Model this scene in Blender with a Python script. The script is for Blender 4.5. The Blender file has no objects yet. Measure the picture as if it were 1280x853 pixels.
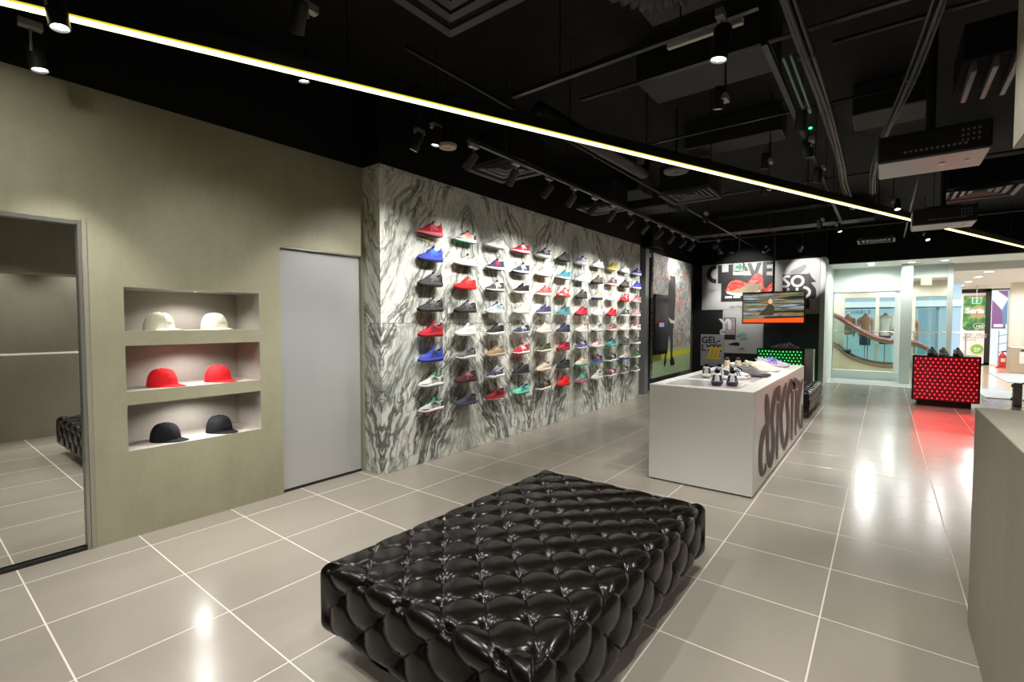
import bpy, math, random
import numpy as np
from mathutils import Vector, Matrix, Euler

S = bpy.context.scene
C = S.collection
PI = math.pi
rnd = random.Random(7)

# ------------------------------------------------------------------ camera
CAM_H = 1.5
YAW, PITCH = math.radians(37.61), math.radians(2.2266)
cd = bpy.data.cameras.new('camera'); cam = bpy.data.objects.new('camera', cd); C.objects.link(cam)
cd.lens = 17.0; cd.sensor_width = 36.0; cd.sensor_fit = 'HORIZONTAL'; cd.clip_start = 0.02; cd.clip_end = 200
cam.location = (0, 0, CAM_H); cam.rotation_euler = (PI / 2 - PITCH, 0, YAW)
S.camera = cam

# ------------------------------------------------------------------ world, exposure
w = bpy.data.worlds.new('world'); S.world = w; w.use_nodes = True
bg = w.node_tree.nodes.get('Background') or w.node_tree.nodes.new('ShaderNodeBackground')
bg.inputs['Color'].default_value = (0.75, 0.85, 1.0, 1); bg.inputs['Strength'].default_value = 0.35
S.view_settings.view_transform = 'Standard'; S.view_settings.look = 'None'
S.view_settings.gamma = 1.0; S.view_settings.use_curve_mapping = False
S.view_settings.exposure = 0.95
S.cycles.max_bounces = 8; S.cycles.diffuse_bounces = 4; S.cycles.glossy_bounces = 4
S.cycles.transparent_max_bounces = 12; S.cycles.caustics_reflective = False; S.cycles.caustics_refractive = False
S.cycles.sample_clamp_indirect = 4.0
try:
    S.cycles.use_denoising = True
except Exception:
    pass

# ------------------------------------------------------------------ measuring helpers (photo point -> point on a real plane)
_F = 17.0 / 36.0 * 1280
_fw = Vector((-math.sin(YAW) * math.cos(PITCH), math.cos(YAW) * math.cos(PITCH), -math.sin(PITCH)))
_rt = Vector((math.cos(YAW), math.sin(YAW), 0)); _up = _rt.cross(_fw)
_C0 = Vector((0, 0, CAM_H))
def _ray(x, y): return _fw + _rt * ((x - 640) / _F) - _up * ((y - 426.5) / _F)
def on_z(x, y, z):
    d = _ray(x, y); return _C0 + d * ((z - CAM_H) / d.z)
def on_x(x, y, X):
    d = _ray(x, y); return _C0 + d * (X / d.x)
def on_y(x, y, Y):
    d = _ray(x, y); return _C0 + d * (Y / d.y)

# ------------------------------------------------------------------ mesh builder
class MB:
    def __init__(s): s.v = []; s.f = []
    def add(s, vs, fs):
        o = len(s.v); s.v += [tuple(p) for p in vs]; s.f += [tuple(i + o for i in f) for f in fs]; return s
    def box(s, x0, x1, y0, y1, z0, z1, b=0.0):
        if b <= 0:
            vs = [(x, y, z) for z in (z0, z1) for y in (y0, y1) for x in (x0, x1)]
            return s.add(vs, [(0, 2, 3, 1), (4, 5, 7, 6), (0, 1, 5, 4), (2, 6, 7, 3), (0, 4, 6, 2), (1, 3, 7, 5)])
        c = ((x0 + x1) / 2, (y0 + y1) / 2, (z0 + z1) / 2); h = ((x1 - x0) / 2, (y1 - y0) / 2, (z1 - z0) / 2)
        b = min(b, min(h) * 0.98)
        vs = []; idx = {}
        for sx in (-1, 1):
            for sy in (-1, 1):
                for sz in (-1, 1):
                    sg = (sx, sy, sz)
                    for a in range(3):
                        p = [c[i] + sg[i] * (h[i] - (0 if i == a else b)) for i in range(3)]
                        idx[(sg, a)] = len(vs); vs.append(p)
        fs = []
        for a in range(3):
            i, j = (a + 1) % 3, (a + 2) % 3
            for sa in (-1, 1):
                q = []
                for si, sj in ((-1, -1), (1, -1), (1, 1), (-1, 1)):
                    g = [0, 0, 0]; g[a] = sa; g[i] = si; g[j] = sj; q.append(idx[(tuple(g), a)])
                fs.append(tuple(q if sa > 0 else q[::-1]))
            for si in (-1, 1):
                for sj in (-1, 1):
                    g0 = [0, 0, 0]; g0[i] = si; g0[j] = sj; g1 = list(g0); g0[a] = -1; g1[a] = 1
                    q = [idx[(tuple(g0), i)], idx[(tuple(g1), i)], idx[(tuple(g1), j)], idx[(tuple(g0), j)]]
                    fs.append(tuple(q if si * sj < 0 else q[::-1]))
        for sx in (-1, 1):
            for sy in (-1, 1):
                for sz in (-1, 1):
                    g = (sx, sy, sz); q = [idx[(g, 0)], idx[(g, 1)], idx[(g, 2)]]
                    fs.append(tuple(q if sx * sy * sz > 0 else q[::-1]))
        return s.add(vs, fs)
    def quad(s, *p): return s.add(p, [tuple(range(len(p)))])
    def loft(s, rings, close=True, cap0=False, cap1=False):
        n = len(rings[0]); o = len(s.v)
        for r in rings: s.v += [tuple(p) for p in r]
        m = n if close else n - 1
        for k in range(len(rings) - 1):
            for i in range(m):
                j = (i + 1) % n
                s.f.append((o + k * n + i, o + k * n + j, o + (k + 1) * n + j, o + (k + 1) * n + i))
        if cap0: s.f.append(tuple(o + i for i in range(n))[::-1])
        if cap1: s.f.append(tuple(o + (len(rings) - 1) * n + i for i in range(n)))
        return s
    def tube(s, pts, r, n=8, caps=True):
        pts = [Vector(p) for p in pts]
        rs = r if isinstance(r, (list, tuple)) else [r] * len(pts)
        rings = []; ref = None
        for k, p in enumerate(pts):
            t = (pts[min(k + 1, len(pts) - 1)] - pts[max(k - 1, 0)]).normalized()
            if ref is None: ref = Vector((0, 0, 1)) if abs(t.z) < 0.9 else Vector((1, 0, 0))
            a = ref - t * ref.dot(t)
            if a.length < 1e-4: a = t.orthogonal()
            a.normalize(); bb = t.cross(a); ref = a
            rings.append([p + (a * math.cos(2 * PI * i / n) + bb * math.sin(2 * PI * i / n)) * rs[k] for i in range(n)])
        return s.loft(rings, True, caps, caps)
    def cyl(s, c, r, z0, z1, n=20, r1=None):
        r1 = r if r1 is None else r1
        return s.loft([[(c[0] + r * math.cos(2 * PI * i / n), c[1] + r * math.sin(2 * PI * i / n), z0) for i in range(n)],
                       [(c[0] + r1 * math.cos(2 * PI * i / n), c[1] + r1 * math.sin(2 * PI * i / n), z1) for i in range(n)]], True, True, True)
    def lathe(s, prof, c=(0, 0, 0), n=20, cap0=False, cap1=False):
        return s.loft([[(c[0] + r * math.cos(2 * PI * i / n), c[1] + r * math.sin(2 * PI * i / n), c[2] + z) for i in range(n)] for r, z in prof], True, cap0, cap1)
    def prism(s, poly, fn, t0, t1):
        """poly: 2-D outline; fn(u, v, t) -> xyz; extruded from t0 to t1"""
        n = len(poly); o = len(s.v)
        for t in (t0, t1): s.v += [tuple(fn(u, v, t)) for u, v in poly]
        s.f.append(tuple(o + i for i in range(n))[::-1]); s.f.append(tuple(o + n + i for i in range(n)))
        for i in range(n):
            j = (i + 1) % n; s.f.append((o + i, o + j, o + n + j, o + n + i))
        return s
    def xf(s, M):
        s.v = [tuple(M @ Vector(p)) for p in s.v]; return s
    def mesh(s, name, smooth=False, sharp=None):
        me = bpy.data.meshes.new(name); me.from_pydata(s.v, [], s.f); me.validate(clean_customdata=False)
        if smooth:
            me.polygons.foreach_set('use_smooth', [True] * len(me.polygons))
            if sharp: 
                try: me.set_sharp_from_angle(angle=math.radians(sharp))
                except Exception: pass
        me.update(); return me
    def build(s, name, mat, parent=None, smooth=False, sharp=None):
        return link(name, s.mesh(name, smooth, sharp), mat, parent)

def link(name, me, mat, parent=None, own=False):
    o = bpy.data.objects.new(name, me); C.objects.link(o)
    if mat is not None:
        if not me.materials: me.materials.append(mat)
        if me.materials[0] is not mat or own:
            o.material_slots[0].link = 'OBJECT'; o.material_slots[0].material = mat
    if parent is not None: o.parent = parent
    return o
def tag(o, label, cat, group=None, kind=None):
    o['label'] = label; o['category'] = cat
    if group: o['group'] = group
    if kind: o['kind'] = kind
    return o
def thing(name, label, cat, loc=(0, 0, 0), rz=0.0, group=None):
    o = bpy.data.objects.new(name, None); C.objects.link(o); o.location = loc; o.rotation_euler = (0, 0, rz)
    o.empty_display_size = 0.05
    return tag(o, label, cat, group)
def struct(name, mb, mat, label=None, cat=None, parent=None, smooth=False):
    o = mb.build(name, mat, parent, smooth)
    if parent is None:
        o['kind'] = 'structure'
        if label: o['label'] = label; o['category'] = cat
    return o
def text_mesh(name, body, size, mat, parent, M, bold=0.0, depth=0.002, align='CENTER', sx=1.0):
    cu = bpy.data.curves.new(name, 'FONT'); cu.body = body; cu.size = size; cu.extrude = depth; cu.offset = bold
    cu.align_x = align; cu.resolution_u = 3
    ob = bpy.data.objects.new(name, cu); C.objects.link(ob)
    dg = bpy.context.evaluated_depsgraph_get()
    me = bpy.data.meshes.new_from_object(ob.evaluated_get(dg)); me.name = name
    bpy.data.objects.remove(ob); bpy.data.curves.remove(cu)
    me.materials.clear()
    me.transform(M @ Matrix.Diagonal((sx, 1, 1, 1)))
    return link(name, me, mat, parent)
def frame(o, ex, ey):
    """matrix placing local x along ex and y along ey at o"""
    ex = Vector(ex).normalized(); ey = Vector(ey).normalized(); ez = ex.cross(ey)
    return Matrix(((ex.x, ey.x, ez.x, o[0]), (ex.y, ey.y, ez.y, o[1]), (ex.z, ey.z, ez.z, o[2]), (0, 0, 0, 1)))
def lamp(name, kind, loc, energy, color, parent=None, target=None, size=0.03, angle=60, blend=0.5, sy=None):
    ld = bpy.data.lights.new(name, kind); ld.energy = energy; ld.color = color
    o = bpy.data.objects.new(name, ld); C.objects.link(o)
    if kind == 'SPOT': ld.spot_size = math.radians(angle); ld.spot_blend = blend; ld.shadow_soft_size = size
    elif kind == 'AREA':
        ld.size = size
        if sy: ld.shape = 'RECTANGLE'; ld.size_y = sy
    else: ld.shadow_soft_size = size
    o.location = loc
    d = (Vector(target) - Vector(loc)) if target is not None else Vector((0, 0, -1))
    o.rotation_euler = d.to_track_quat('-Z', 'Y').to_euler()
    if parent is not None:
        o.parent = parent; o.matrix_parent_inverse = parent.matrix_basis.inverted()
    return o

# ------------------------------------------------------------------ materials
def srgb(r, g, b):
    f = lambda c: (c / 255 / 12.92) if c / 255 <= 0.04045 else ((c / 255 + 0.055) / 1.055) ** 2.4
    return (f(r), f(g), f(b))
_mats = {}
def pmat(name, col, rough=0.5, metal=0.0, spec=0.5, noise=0.06, nscale=30.0, bump=0.0, bscale=200.0, coat=0.0, alpha=1.0):
    if name in _mats: return _mats[name]
    m = bpy.data.materials.new(name); m.use_nodes = True; nt = m.node_tree; b = nt.nodes['Principled BSDF']
    b.inputs['Roughness'].default_value = rough; b.inputs['Metallic'].default_value = metal
    b.inputs['Specular IOR Level'].default_value = spec; b.inputs['Coat Weight'].default_value = coat
    b.inputs['Base Color'].default_value = (*col, 1)
    if noise > 0 or bump > 0:
        tc = nt.nodes.new('ShaderNodeTexCoord')
    if noise > 0:
        n = nt.nodes.new('ShaderNodeTexNoise'); n.inputs['Scale'].default_value = nscale; n.inputs['Detail'].default_value = 3
        nt.links.new(tc.outputs['Object'], n.inputs['Vector'])
        mx = nt.nodes.new('ShaderNodeMix'); mx.data_type = 'RGBA'
        mx.inputs[6].default_value = (*[c * (1 - noise) for c in col], 1); mx.inputs[7].default_value = (*[min(1, c * (1 + noise)) for c in col], 1)
        nt.links.new(n.outputs['Fac'], mx.inputs[0]); nt.links.new(mx.outputs[2], b.inputs['Base Color'])
    if bump > 0:
        n2 = nt.nodes.new('ShaderNodeTexNoise'); n2.inputs['Scale'].default_value = bscale
        nt.links.new(tc.outputs['Object'], n2.inputs['Vector'])
        bp = nt.nodes.new('ShaderNodeBump'); bp.inputs['Strength'].default_value = bump; bp.inputs['Distance'].default_value = 0.002
        nt.links.new(n2.outputs['Fac'], bp.inputs['Height']); nt.links.new(bp.outputs['Normal'], b.inputs['Normal'])
    _mats[name] = m; return m
def emat(name, col, strength):
    if name in _mats: return _mats[name]
    m = bpy.data.materials.new(name); m.use_nodes = True; nt = m.node_tree; b = nt.nodes['Principled BSDF']
    b.inputs['Base Color'].default_value = (0.02, 0.02, 0.02, 1)
    b.inputs['Emission Color'].default_value = (*col, 1); b.inputs['Emission Strength'].default_value = strength
    _mats[name] = m; return m
def clear_mat(name, col, gloss=0.08, rough=0.03):
    """clear sheet: mostly passes light, a little mirror sheen"""
    if name in _mats: return _mats[name]
    m = bpy.data.materials.new(name); m.use_nodes = True; nt = m.node_tree; nt.nodes.remove(nt.nodes['Principled BSDF'])
    out = nt.nodes['Material Output']
    t = nt.nodes.new('ShaderNodeBsdfTransparent'); t.inputs[0].default_value = (*col, 1)
    g = nt.nodes.new('ShaderNodeBsdfGlossy'); g.inputs['Roughness'].default_value = rough
    mx = nt.nodes.new('ShaderNodeMixShader'); mx.inputs[0].default_value = gloss
    nt.links.new(t.outputs[0], mx.inputs[1]); nt.links.new(g.outputs[0], mx.inputs[2]); nt.links.new(mx.outputs[0], out.inputs[0])
    _mats[name] = m; return m
class NT:
    """small node helper"""
    def __init__(s, name):
        s.m = bpy.data.materials.new(name); s.m.use_nodes = True; s.t = s.m.node_tree; s.b = s.t.nodes['Principled BSDF']; _mats[name] = s.m
    def n(s, typ, **kw):
        nd = s.t.nodes.new('ShaderNode' + typ)
        for k, v in kw.items(): setattr(nd, k, v)
        return nd
    def l(s, a, b): s.t.links.new(a, b)
    def math(s, op, a, b=0.0, c=None):
        nd = s.n('Math', operation=op)
        for i, x in enumerate((a, b) if c is None else (a, b, c)):
            if hasattr(x, 'is_output'): s.l(x, nd.inputs[i])
            else: nd.inputs[i].default_value = x
        return nd.outputs[0]
    def noise(s, vec, scale, detail=4, rough=0.55, dist=0.0):
        nd = s.n('TexNoise'); nd.inputs['Scale'].default_value = scale; nd.inputs['Detail'].default_value = detail
        nd.inputs['Roughness'].default_value = rough; nd.inputs['Distortion'].default_value = dist
        if vec is not None: s.l(vec, nd.inputs['Vector'])
        return nd.outputs['Fac']
    def mapping(s, vec, loc=(0, 0, 0), rot=(0, 0, 0), sc=(1, 1, 1)):
        nd = s.n('Mapping'); nd.inputs['Location'].default_value = loc; nd.inputs['Rotation'].default_value = rot; nd.inputs['Scale'].default_value = sc
        s.l(vec, nd.inputs['Vector']); return nd.outputs[0]
    def ramp(s, fac, stops):
        nd = s.n('ValToRGB'); cr = nd.color_ramp
        while len(cr.elements) < len(stops): cr.elements.new(0.5)
        for e, (p, c) in zip(cr.elements, stops):
            e.position = p; e.color = (*c, 1) if len(c) == 3 else c
        s.l(fac, nd.inputs[0]); return nd.outputs[0]
    def mix(s, fac, a, b, blend='MIX'):
        nd = s.n('Mix', data_type='RGBA', blend_type=blend)
        for i, x in ((0, fac), (6, a), (7, b)):
            if hasattr(x, 'is_output'): s.l(x, nd.inputs[i])
            else: nd.inputs[i].default_value = x if i == 0 else (*x, 1)
        return nd.outputs[2]
    def bump(s, h, strength, dist):
        nd = s.n('Bump'); nd.inputs['Strength'].default_value = strength; nd.inputs['Distance'].default_value = dist
        s.l(h, nd.inputs['Height']); s.l(nd.outputs[0], s.b.inputs['Normal'])
    def set(s, **kw):
        for k, v in kw.items():
            i = s.b.inputs[k.replace('_', ' ')]
            if hasattr(v, 'is_output'): s.l(v, i)
            else: i.default_value = (*v, 1) if isinstance(v, tuple) and len(v) == 3 else v

def concrete_mat(name, c0, c1, rough=0.55, tint=None):
    k = NT(name); g = k.n('NewGeometry').outputs['Position']
    a = k.noise(k.mapping(g, sc=(1, 1, 0.6)), 0.9, 6, 0.6, 0.4); b = k.noise(k.mapping(g, sc=(1, 1, 0.35)), 5.0, 5, 0.6, 0.2); d = k.noise(g, 40, 3)
    f = k.math('ADD', k.math('MULTIPLY', a, 0.55), k.math('ADD', k.math('MULTIPLY', b, 0.3), k.math('MULTIPLY', d, 0.15)))
    k.set(Base_Color=k.ramp(f, [(0.32, c0), (0.68, c1)]), Roughness=rough)
    k.bump(f, 0.12, 0.01); return k.m
CONC = concrete_mat('trowelled_concrete', (0.240, 0.229, 0.150), (0.368, 0.355, 0.248))
CONC_R = concrete_mat('grey_concrete', (0.225, 0.205, 0.155), (0.320, 0.295, 0.235))
def tile_mat():
    k = NT('porcelain_tile'); g = k.n('NewGeometry').outputs['Position']
    oi = k.n('ObjectInfo').outputs['Random']
    off = k.n('CombineXYZ'); k.l(k.math('MULTIPLY', oi, 37.0), off.inputs[2])
    va = k.n('VectorMath', operation='ADD'); k.l(g, va.inputs[0]); k.l(off.outputs[0], va.inputs[1]); v = va.outputs[0]
    a = k.noise(k.mapping(v, sc=(1.0, 0.45, 1)), 2.2, 3, 0.5); b = k.noise(v, 18, 3)
    f = k.math('ADD', k.math('MULTIPLY', a, 0.7), k.math('ADD', k.math('MULTIPLY', b, 0.12), k.math('MULTIPLY', oi, 0.16)))
    k.set(Base_Color=k.ramp(f, [(0.20, (0.240, 0.214, 0.178)), (0.80, (0.318, 0.286, 0.240))]),
          Roughness=0.21, Specular_IOR_Level=0.5)
    return k.m
TILE = tile_mat()
GROUT = pmat('light_grout', (0.60, 0.56, 0.48), 0.7)
def marble_mat():
    k = NT('bookmatched_marble'); g = k.n('NewGeometry').outputs['Position']
    sp = k.n('SeparateXYZ'); k.l(g, sp.inputs[0])
    # mirror the veins at every slab joint, as bookmatched slabs are
    s1 = k.math('ADD', sp.outputs['Y'], k.math('MULTIPLY', k.math('ADD', sp.outputs['X'], 3.86), 1.0))
    yy = k.math('PINGPONG', k.math('ADD', k.math('SUBTRACT', s1, 2.93), 12.35), 1.235)
    cb = k.n('CombineXYZ'); k.l(yy, cb.inputs[0]); k.l(sp.outputs['Z'], cb.inputs[1])
    k.l(k.math('MULTIPLY', k.math('FLOOR', k.math('DIVIDE', sp.outputs['Z'], 1.49)), 3.7), cb.inputs[2])
    base = cb.outputs[0]
    v = k.mapping(base, rot=(0, 0, math.radians(24)))
    wrp = k.n('TexNoise'); wrp.inputs['Scale'].default_value = 1.7; wrp.inputs['Detail'].default_value = 4; k.l(v, wrp.inputs['Vector'])
    wv = k.n('VectorMath', operation='MULTIPLY_ADD'); k.l(wrp.outputs['Color'], wv.inputs[0]); wv.inputs[1].default_value = (0.30, 0.5, 0); k.l(v, wv.inputs[2])
    v2 = wv.outputs[0]
    def ridge(scx, scy, scale, width, det, off):
        n = k.noise(k.mapping(v2, loc=off, sc=(scx, scy, 1)), scale, det, 0.6, 0.3)
        r = k.math('ABSOLUTE', k.math('SUBTRACT', n, 0.5))
        mr = k.n('MapRange', interpolation_type='SMOOTHSTEP'); k.l(r, mr.inputs[0]); mr.inputs[1].default_value = 0.0; mr.inputs[2].default_value = width
        mr.inputs[3].default_value = 1.0; mr.inputs[4].default_value = 0.0
        return mr.outputs[0]
    r1 = ridge(1, 0.26, 5.0, 0.050, 4, (0, 0, 0)); r2 = ridge(1, 0.30, 11.0, 0.050, 3, (5, 2, 0)); r3 = ridge(1, 0.22, 2.8, 0.030, 4, (9, 7, 0))
    big = k.noise(k.mapping(v2, loc=(3, 1, 0), sc=(1, 0.3, 1)), 1.9, 4, 0.6)
    mid = k.noise(k.mapping(v2, loc=(1, 5, 0), sc=(1, 0.4, 1)), 2.6, 4, 0.6)
    mr = k.n('MapRange', interpolation_type='SMOOTHSTEP'); k.l(big, mr.inputs[0]); mr.inputs[1].default_value = 0.42; mr.inputs[2].default_value = 0.66
    cloud = k.ramp(mid, [(0.34, (0.77, 0.76, 0.69)), (0.52, (0.66, 0.67, 0.60)), (0.68, (0.46, 0.485, 0.44))])
    msk = k.math('ADD', 0.35, k.math('MULTIPLY', mr.outputs[0], 1.0))
    c = k.mix(k.math('MULTIPLY', r1, k.math('MINIMUM', msk, 1.0)), cloud, (0.085, 0.095, 0.088))
    c = k.mix(k.math('MULTIPLY', r2, k.math('MULTIPLY', msk, 0.85)), c, (0.12, 0.13, 0.12))
    c = k.mix(k.math('MULTIPLY', r3, 0.7), c, (0.07, 0.08, 0.075))
    k.set(Base_Color=c, Roughness=0.30, Specular_IOR_Level=0.4); return k.m
MARBLE = marble_mat()
BLACK = pmat('black_paint', (0.006, 0.006, 0.006), 0.75, spec=0.2, noise=0.3, nscale=4)
BLACKM = pmat('black_metal', (0.012, 0.012, 0.012), 0.45)
DKGREY = pmat('dark_grey_metal', (0.016, 0.016, 0.016), 0.5)
WHITE = pmat('white_lacquer', (0.66, 0.66, 0.62), 0.30, noise=0.02)
MINT = pmat('pale_mint_paint', (0.60, 0.68, 0.63), 0.5, noise=0.03, nscale=2)
CREAM = pmat('cream_paint', (0.70, 0.64, 0.55), 0.5, noise=0.03, nscale=2)
STEEL = pmat('brushed_steel', (0.55, 0.54, 0.51), 0.28, metal=1.0, noise=0.08, nscale=60)
CHROME = pmat('chrome', (0.8, 0.8, 0.8), 0.08, metal=1.0, noise=0)
GREYM = pmat('grey_metal_bracket', (0.30, 0.30, 0.30), 0.4, metal=0.3)
MIRROR = pmat('mirror_glass', (0.80, 0.81, 0.77), 0.015, metal=1.0, noise=0)
GLASS = clear_mat('clear_glass', (0.93, 0.97, 0.95), 0.05)
ACRYL = clear_mat('clear_acrylic', (0.97, 0.98, 0.97), 0.06)
WARM = (1.0, 0.93, 0.82); NEUT = (1.0, 0.975, 0.935)
# ================================================================== the setting
WX = -4.12           # face of the concrete wall
MX = -3.86           # face of the marble wall
WT = 3.02            # top of the finished walls
SLAB = 3.80

# ---- floor: slab and tiles
fl = MB().box(-4.7, 4.6, -2.7, 14.42, -0.12, -0.0007)
FLOOR = struct('floor', fl, GROUT, 'beige stone-look porcelain tile floor with pale joints', 'floor')
TX, TY, TX0, TY0 = 0.608, 0.604, -0.835, 0.445
tm = MB().box(-TX / 2 + 0.0030, TX / 2 - 0.0030, -TY / 2 + 0.0030, TY / 2 - 0.0030, -0.02, 0.0, 0.0015).mesh('tile'); tm.materials.append(TILE)
cells = []
for i in range(-6, 9):
    for j in range(-5, 23):
        cx, cy = TX0 + (i + 0.5) * TX, TY0 + (j + 0.5) * TY
        if cx > 4.5 or cy > 14.4: continue
        v = Vector((cx, cy, 0)) - _C0; dep = v.dot(_fw); px = 640 + _F * v.dot(_rt) / dep if dep > 0.3 else -999
        seen = dep > 0.3 and -120 < px < 1290 and not (cx > 0.4 and cy < 3.2)
        cells.append((0 if seen else 1, v.length, cx, cy))
cells.sort()
rest = MB()
for n, (hid, d, cx, cy) in enumerate(cells):
    if hid == 0 and n < 290:
        o = link('tile', tm, TILE, FLOOR); o.location = (cx, cy, 0)
    else:
        rest.box(cx - TX / 2 + 0.0030, cx + TX / 2 - 0.0030, cy - TY / 2 + 0.0030, cy + TY / 2 - 0.0030, -0.02, 0.0)
ro = rest.build('remaining_tiles', TILE, FLOOR); ro['kind'] = 'stuff'

# ---- concrete wall on the left, with mirror bay, three niches and a door bay
NY0, NY1, ND = 1.005, 1.905, 0.42
NZ = [(0.607, 0.926), (1.020, 1.337), (1.440, 1.740)]
MY0, MY1, MZ1 = -1.30, 0.795, 2.155
DY0, DY1, DZ1 = 2.087, 2.905, 2.155
ys = sorted([-2.6, MY0, MY1, NY0, NY1, DY0, DY1, 2.945]); zs = sorted([0, 0.607, 0.926, 1.020, 1.337, 1.440, 1.740, DZ1, WT])
wl = MB()
def hole(y, z):
    if MY0 < y < MY1 and z < MZ1: return True
    if DY0 < y < DY1 and z < DZ1: return True
    return NY0 < y < NY1 and any(a < z < b for a, b in NZ)
for a, b in zip(ys, ys[1:]):
    for c, d in zip(zs, zs[1:]):
        if not hole((a + b) / 2, (c + d) / 2):
            wl.quad((WX, a, c), (WX, b, c), (WX, b, d), (WX, a, d))
def bay(y0, y1, z0, z1, dep, floor=True):
    x1 = WX - dep
    wl.quad((WX, y0, z0), (WX, y0, z1), (x1, y0, z1), (x1, y0, z0)); wl.quad((WX, y1, z0), (x1, y1, z0), (x1, y1, z1), (WX, y1, z1))
    wl.quad((WX, y0, z1), (WX, y1, z1), (x1, y1, z1), (x1, y0, z1)); wl.quad((x1, y0, z0), (x1, y0, z1), (x1, y1, z1), (x1, y1, z0))
    if floor: wl.quad((WX, y0, z0), (x1, y0, z0), (x1, y1, z0), (WX, y1, z0))
bay(MY0, MY1, 0, MZ1, 0.10, False); bay(DY0, DY1, 0, DZ1, 0.09, False)
wl.quad((WX, -2.6, WT), (WX, 2.945, WT), (-4.7, 2.945, WT), (-4.7, -2.6, WT))
wl.box(-4.75, -4.60, -2.6, 14.4, 0, WT)
WL = struct('wall_left', wl, CONC, 'olive grey trowelled concrete wall with three cap niches', 'wall')
NICHEM = concrete_mat('niche_concrete_white_lit', (0.290, 0.262, 0.225), (0.390, 0.358, 0.315))  # same concrete, with the whiter niche light put into a greyer colour
for a, b in NZ:
    wl = MB(); bay(NY0, NY1, a, b, ND); wl.build('niche_faces', NICHEM, WL)

# ---- marble wall: core and bookmatched slabs
core = MB().box(-4.6, MX - 0.022, 2.952, 9.14, 0, WT - 0.001)
MW = struct('wall_marble', core, CONC, 'bookmatched veined white and grey marble feature wall', 'wall')
jy = [2.93, 4.165, 5.40, 6.635, 7.87, 9.15]; jz = [0.0, 1.49, WT]
for a, b in zip(jy, jy[1:]):
    for c, d in zip(jz, jz[1:]):
        MB().box(MX - 0.022, MX, a + 0.0016, b - 0.0016, c + 0.0020, d - (0.0020 if d < 3 else 0), 0.0014).build('marble_slab', MARBLE, MW)
for c, d in zip(jz, jz[1:]):
    MB().box(WX - 0.05, MX - 0.023, 2.93, 2.952, c + 0.0012, d - 0.0012 if d < 3 else d, 0.001).build('marble_slab', MARBLE, MW)

# ---- left wall behind the marble (grey), back wall, returns
GREYW = pmat('dark_grey_wall_paint', (0.17, 0.175, 0.175), 0.6, noise=0.05, nscale=2)
struct('wall_far_left', MB().box(-4.35, -4.15, 9.15, 13.5, 0, WT).box(-4.6, -3.93, 9.62, 9.80, 0, WT - 0.001), GREYW, 'plain dark grey wall beyond the marble wall', 'wall')
BACKY = 13.45
struct('wall_back', MB().box(-4.6, -1.22, BACKY, BACKY + 0.2, 0, WT), pmat('black_back_wall', (0.010, 0.010, 0.010), 0.5), 'black wall carrying large graphic posters', 'wall')
struct('wall_return', MB().box(-1.22, -1.12, BACKY - 0.03, 16.0, 0, WT), MINT, 'pale mint wall end beside the shop window', 'wall')
# upper black walls and ceiling slab
CEILM = NT('black_sprayed_ceiling'); _g = CEILM.n('NewGeometry').outputs['Position']
_a = CEILM.noise(_g, 1.1, 3); _b = CEILM.noise(CEILM.mapping(_g, sc=(1, 3, 1)), 7, 6, 0.65, 1.5)
CEILM.set(Base_Color=CEILM.mix(_b, (0.0010, 0.0010, 0.0010), (0.006, 0.0058, 0.0056)), Roughness=0.7, Specular_IOR_Level=0.2); CEILM.bump(_b, 0.6, 0.05)
struct('ceiling', MB().box(-4.75, 4.7, -2.75, 14.2, SLAB, SLAB + 0.15), CEILM.m, 'open black sprayed ceiling slab', 'ceiling')
up = MB().box(-4.75, WX - 0.001, -2.6, 2.93, WT, SLAB).box(-4.75, MX - 0.012, 2.931, 9.15, WT, SLAB).box(-4.75, -4.15, 9.15, 13.5, WT, SLAB)
up.box(-4.6, -1.12, BACKY + 0.02, BACKY + 0.2, WT, SLAB).box(-1.2, 4.6, 14.15, 14.3, 2.92, SLAB)
struct('wall_upper', up, BLACK, 'black painted wall band above the finished walls', 'wall')
struct('wall_rear', MB().box(-4.75, 4.6, -2.75, -2.6, 0, SLAB), CONC_R)
struct('wall_far_right', MB().box(4.5, 4.65, -2.6, 14.4, 0, SLAB), CONC_R)

# ---- low counter wall and overhead bulkhead on the right
struct('wall_right', MB().box(0.36, 0.86, -2.6, 3.24, 0, 1.085, 0.003), CONC_R, 'waist-high grey concrete counter wall', 'wall')
struct('wall_bulkhead', MB().box(0.36, 0.86, -2.6, 2.57, 2.14, SLAB, 0.003), CONC_R, 'grey concrete bulkhead hanging over the counter wall', 'wall')
struct('wall_counter_back', MB().box(2.0, 2.12, -2.6, 3.2, 0, SLAB), CONC_R)

# ---- door_1: satin grey sliding door leaf
DOORM = pmat('satin_grey_door', (0.56, 0.57, 0.56), 0.22, metal=0.45, noise=0.02, spec=0.6)
d1 = MB().box(WX - 0.075, WX - 0.035, DY0 + 0.003, DY1 - 0.003, 0.022, DZ1 - 0.010, 0.002).build('door_1', DOORM)
d1['kind'] = 'structure'; d1['label'] = 'tall satin grey sliding door between cap niches and marble'; d1['category'] = 'door'
MB().box(WX - 0.030, WX - 0.002, DY0 + 0.001, DY1 - 0.001, DZ1 - 0.012, DZ1 - 0.002).build('head_rail', STEEL, d1)
MB().box(WX - 0.088, WX - 0.03, DY0 + 0.003, DY1 - 0.003, 0.0, 0.018).build('gap_shade_strip', BLACKM, d1)  # black strip stands in for the shade in the gap under the leaf

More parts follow.
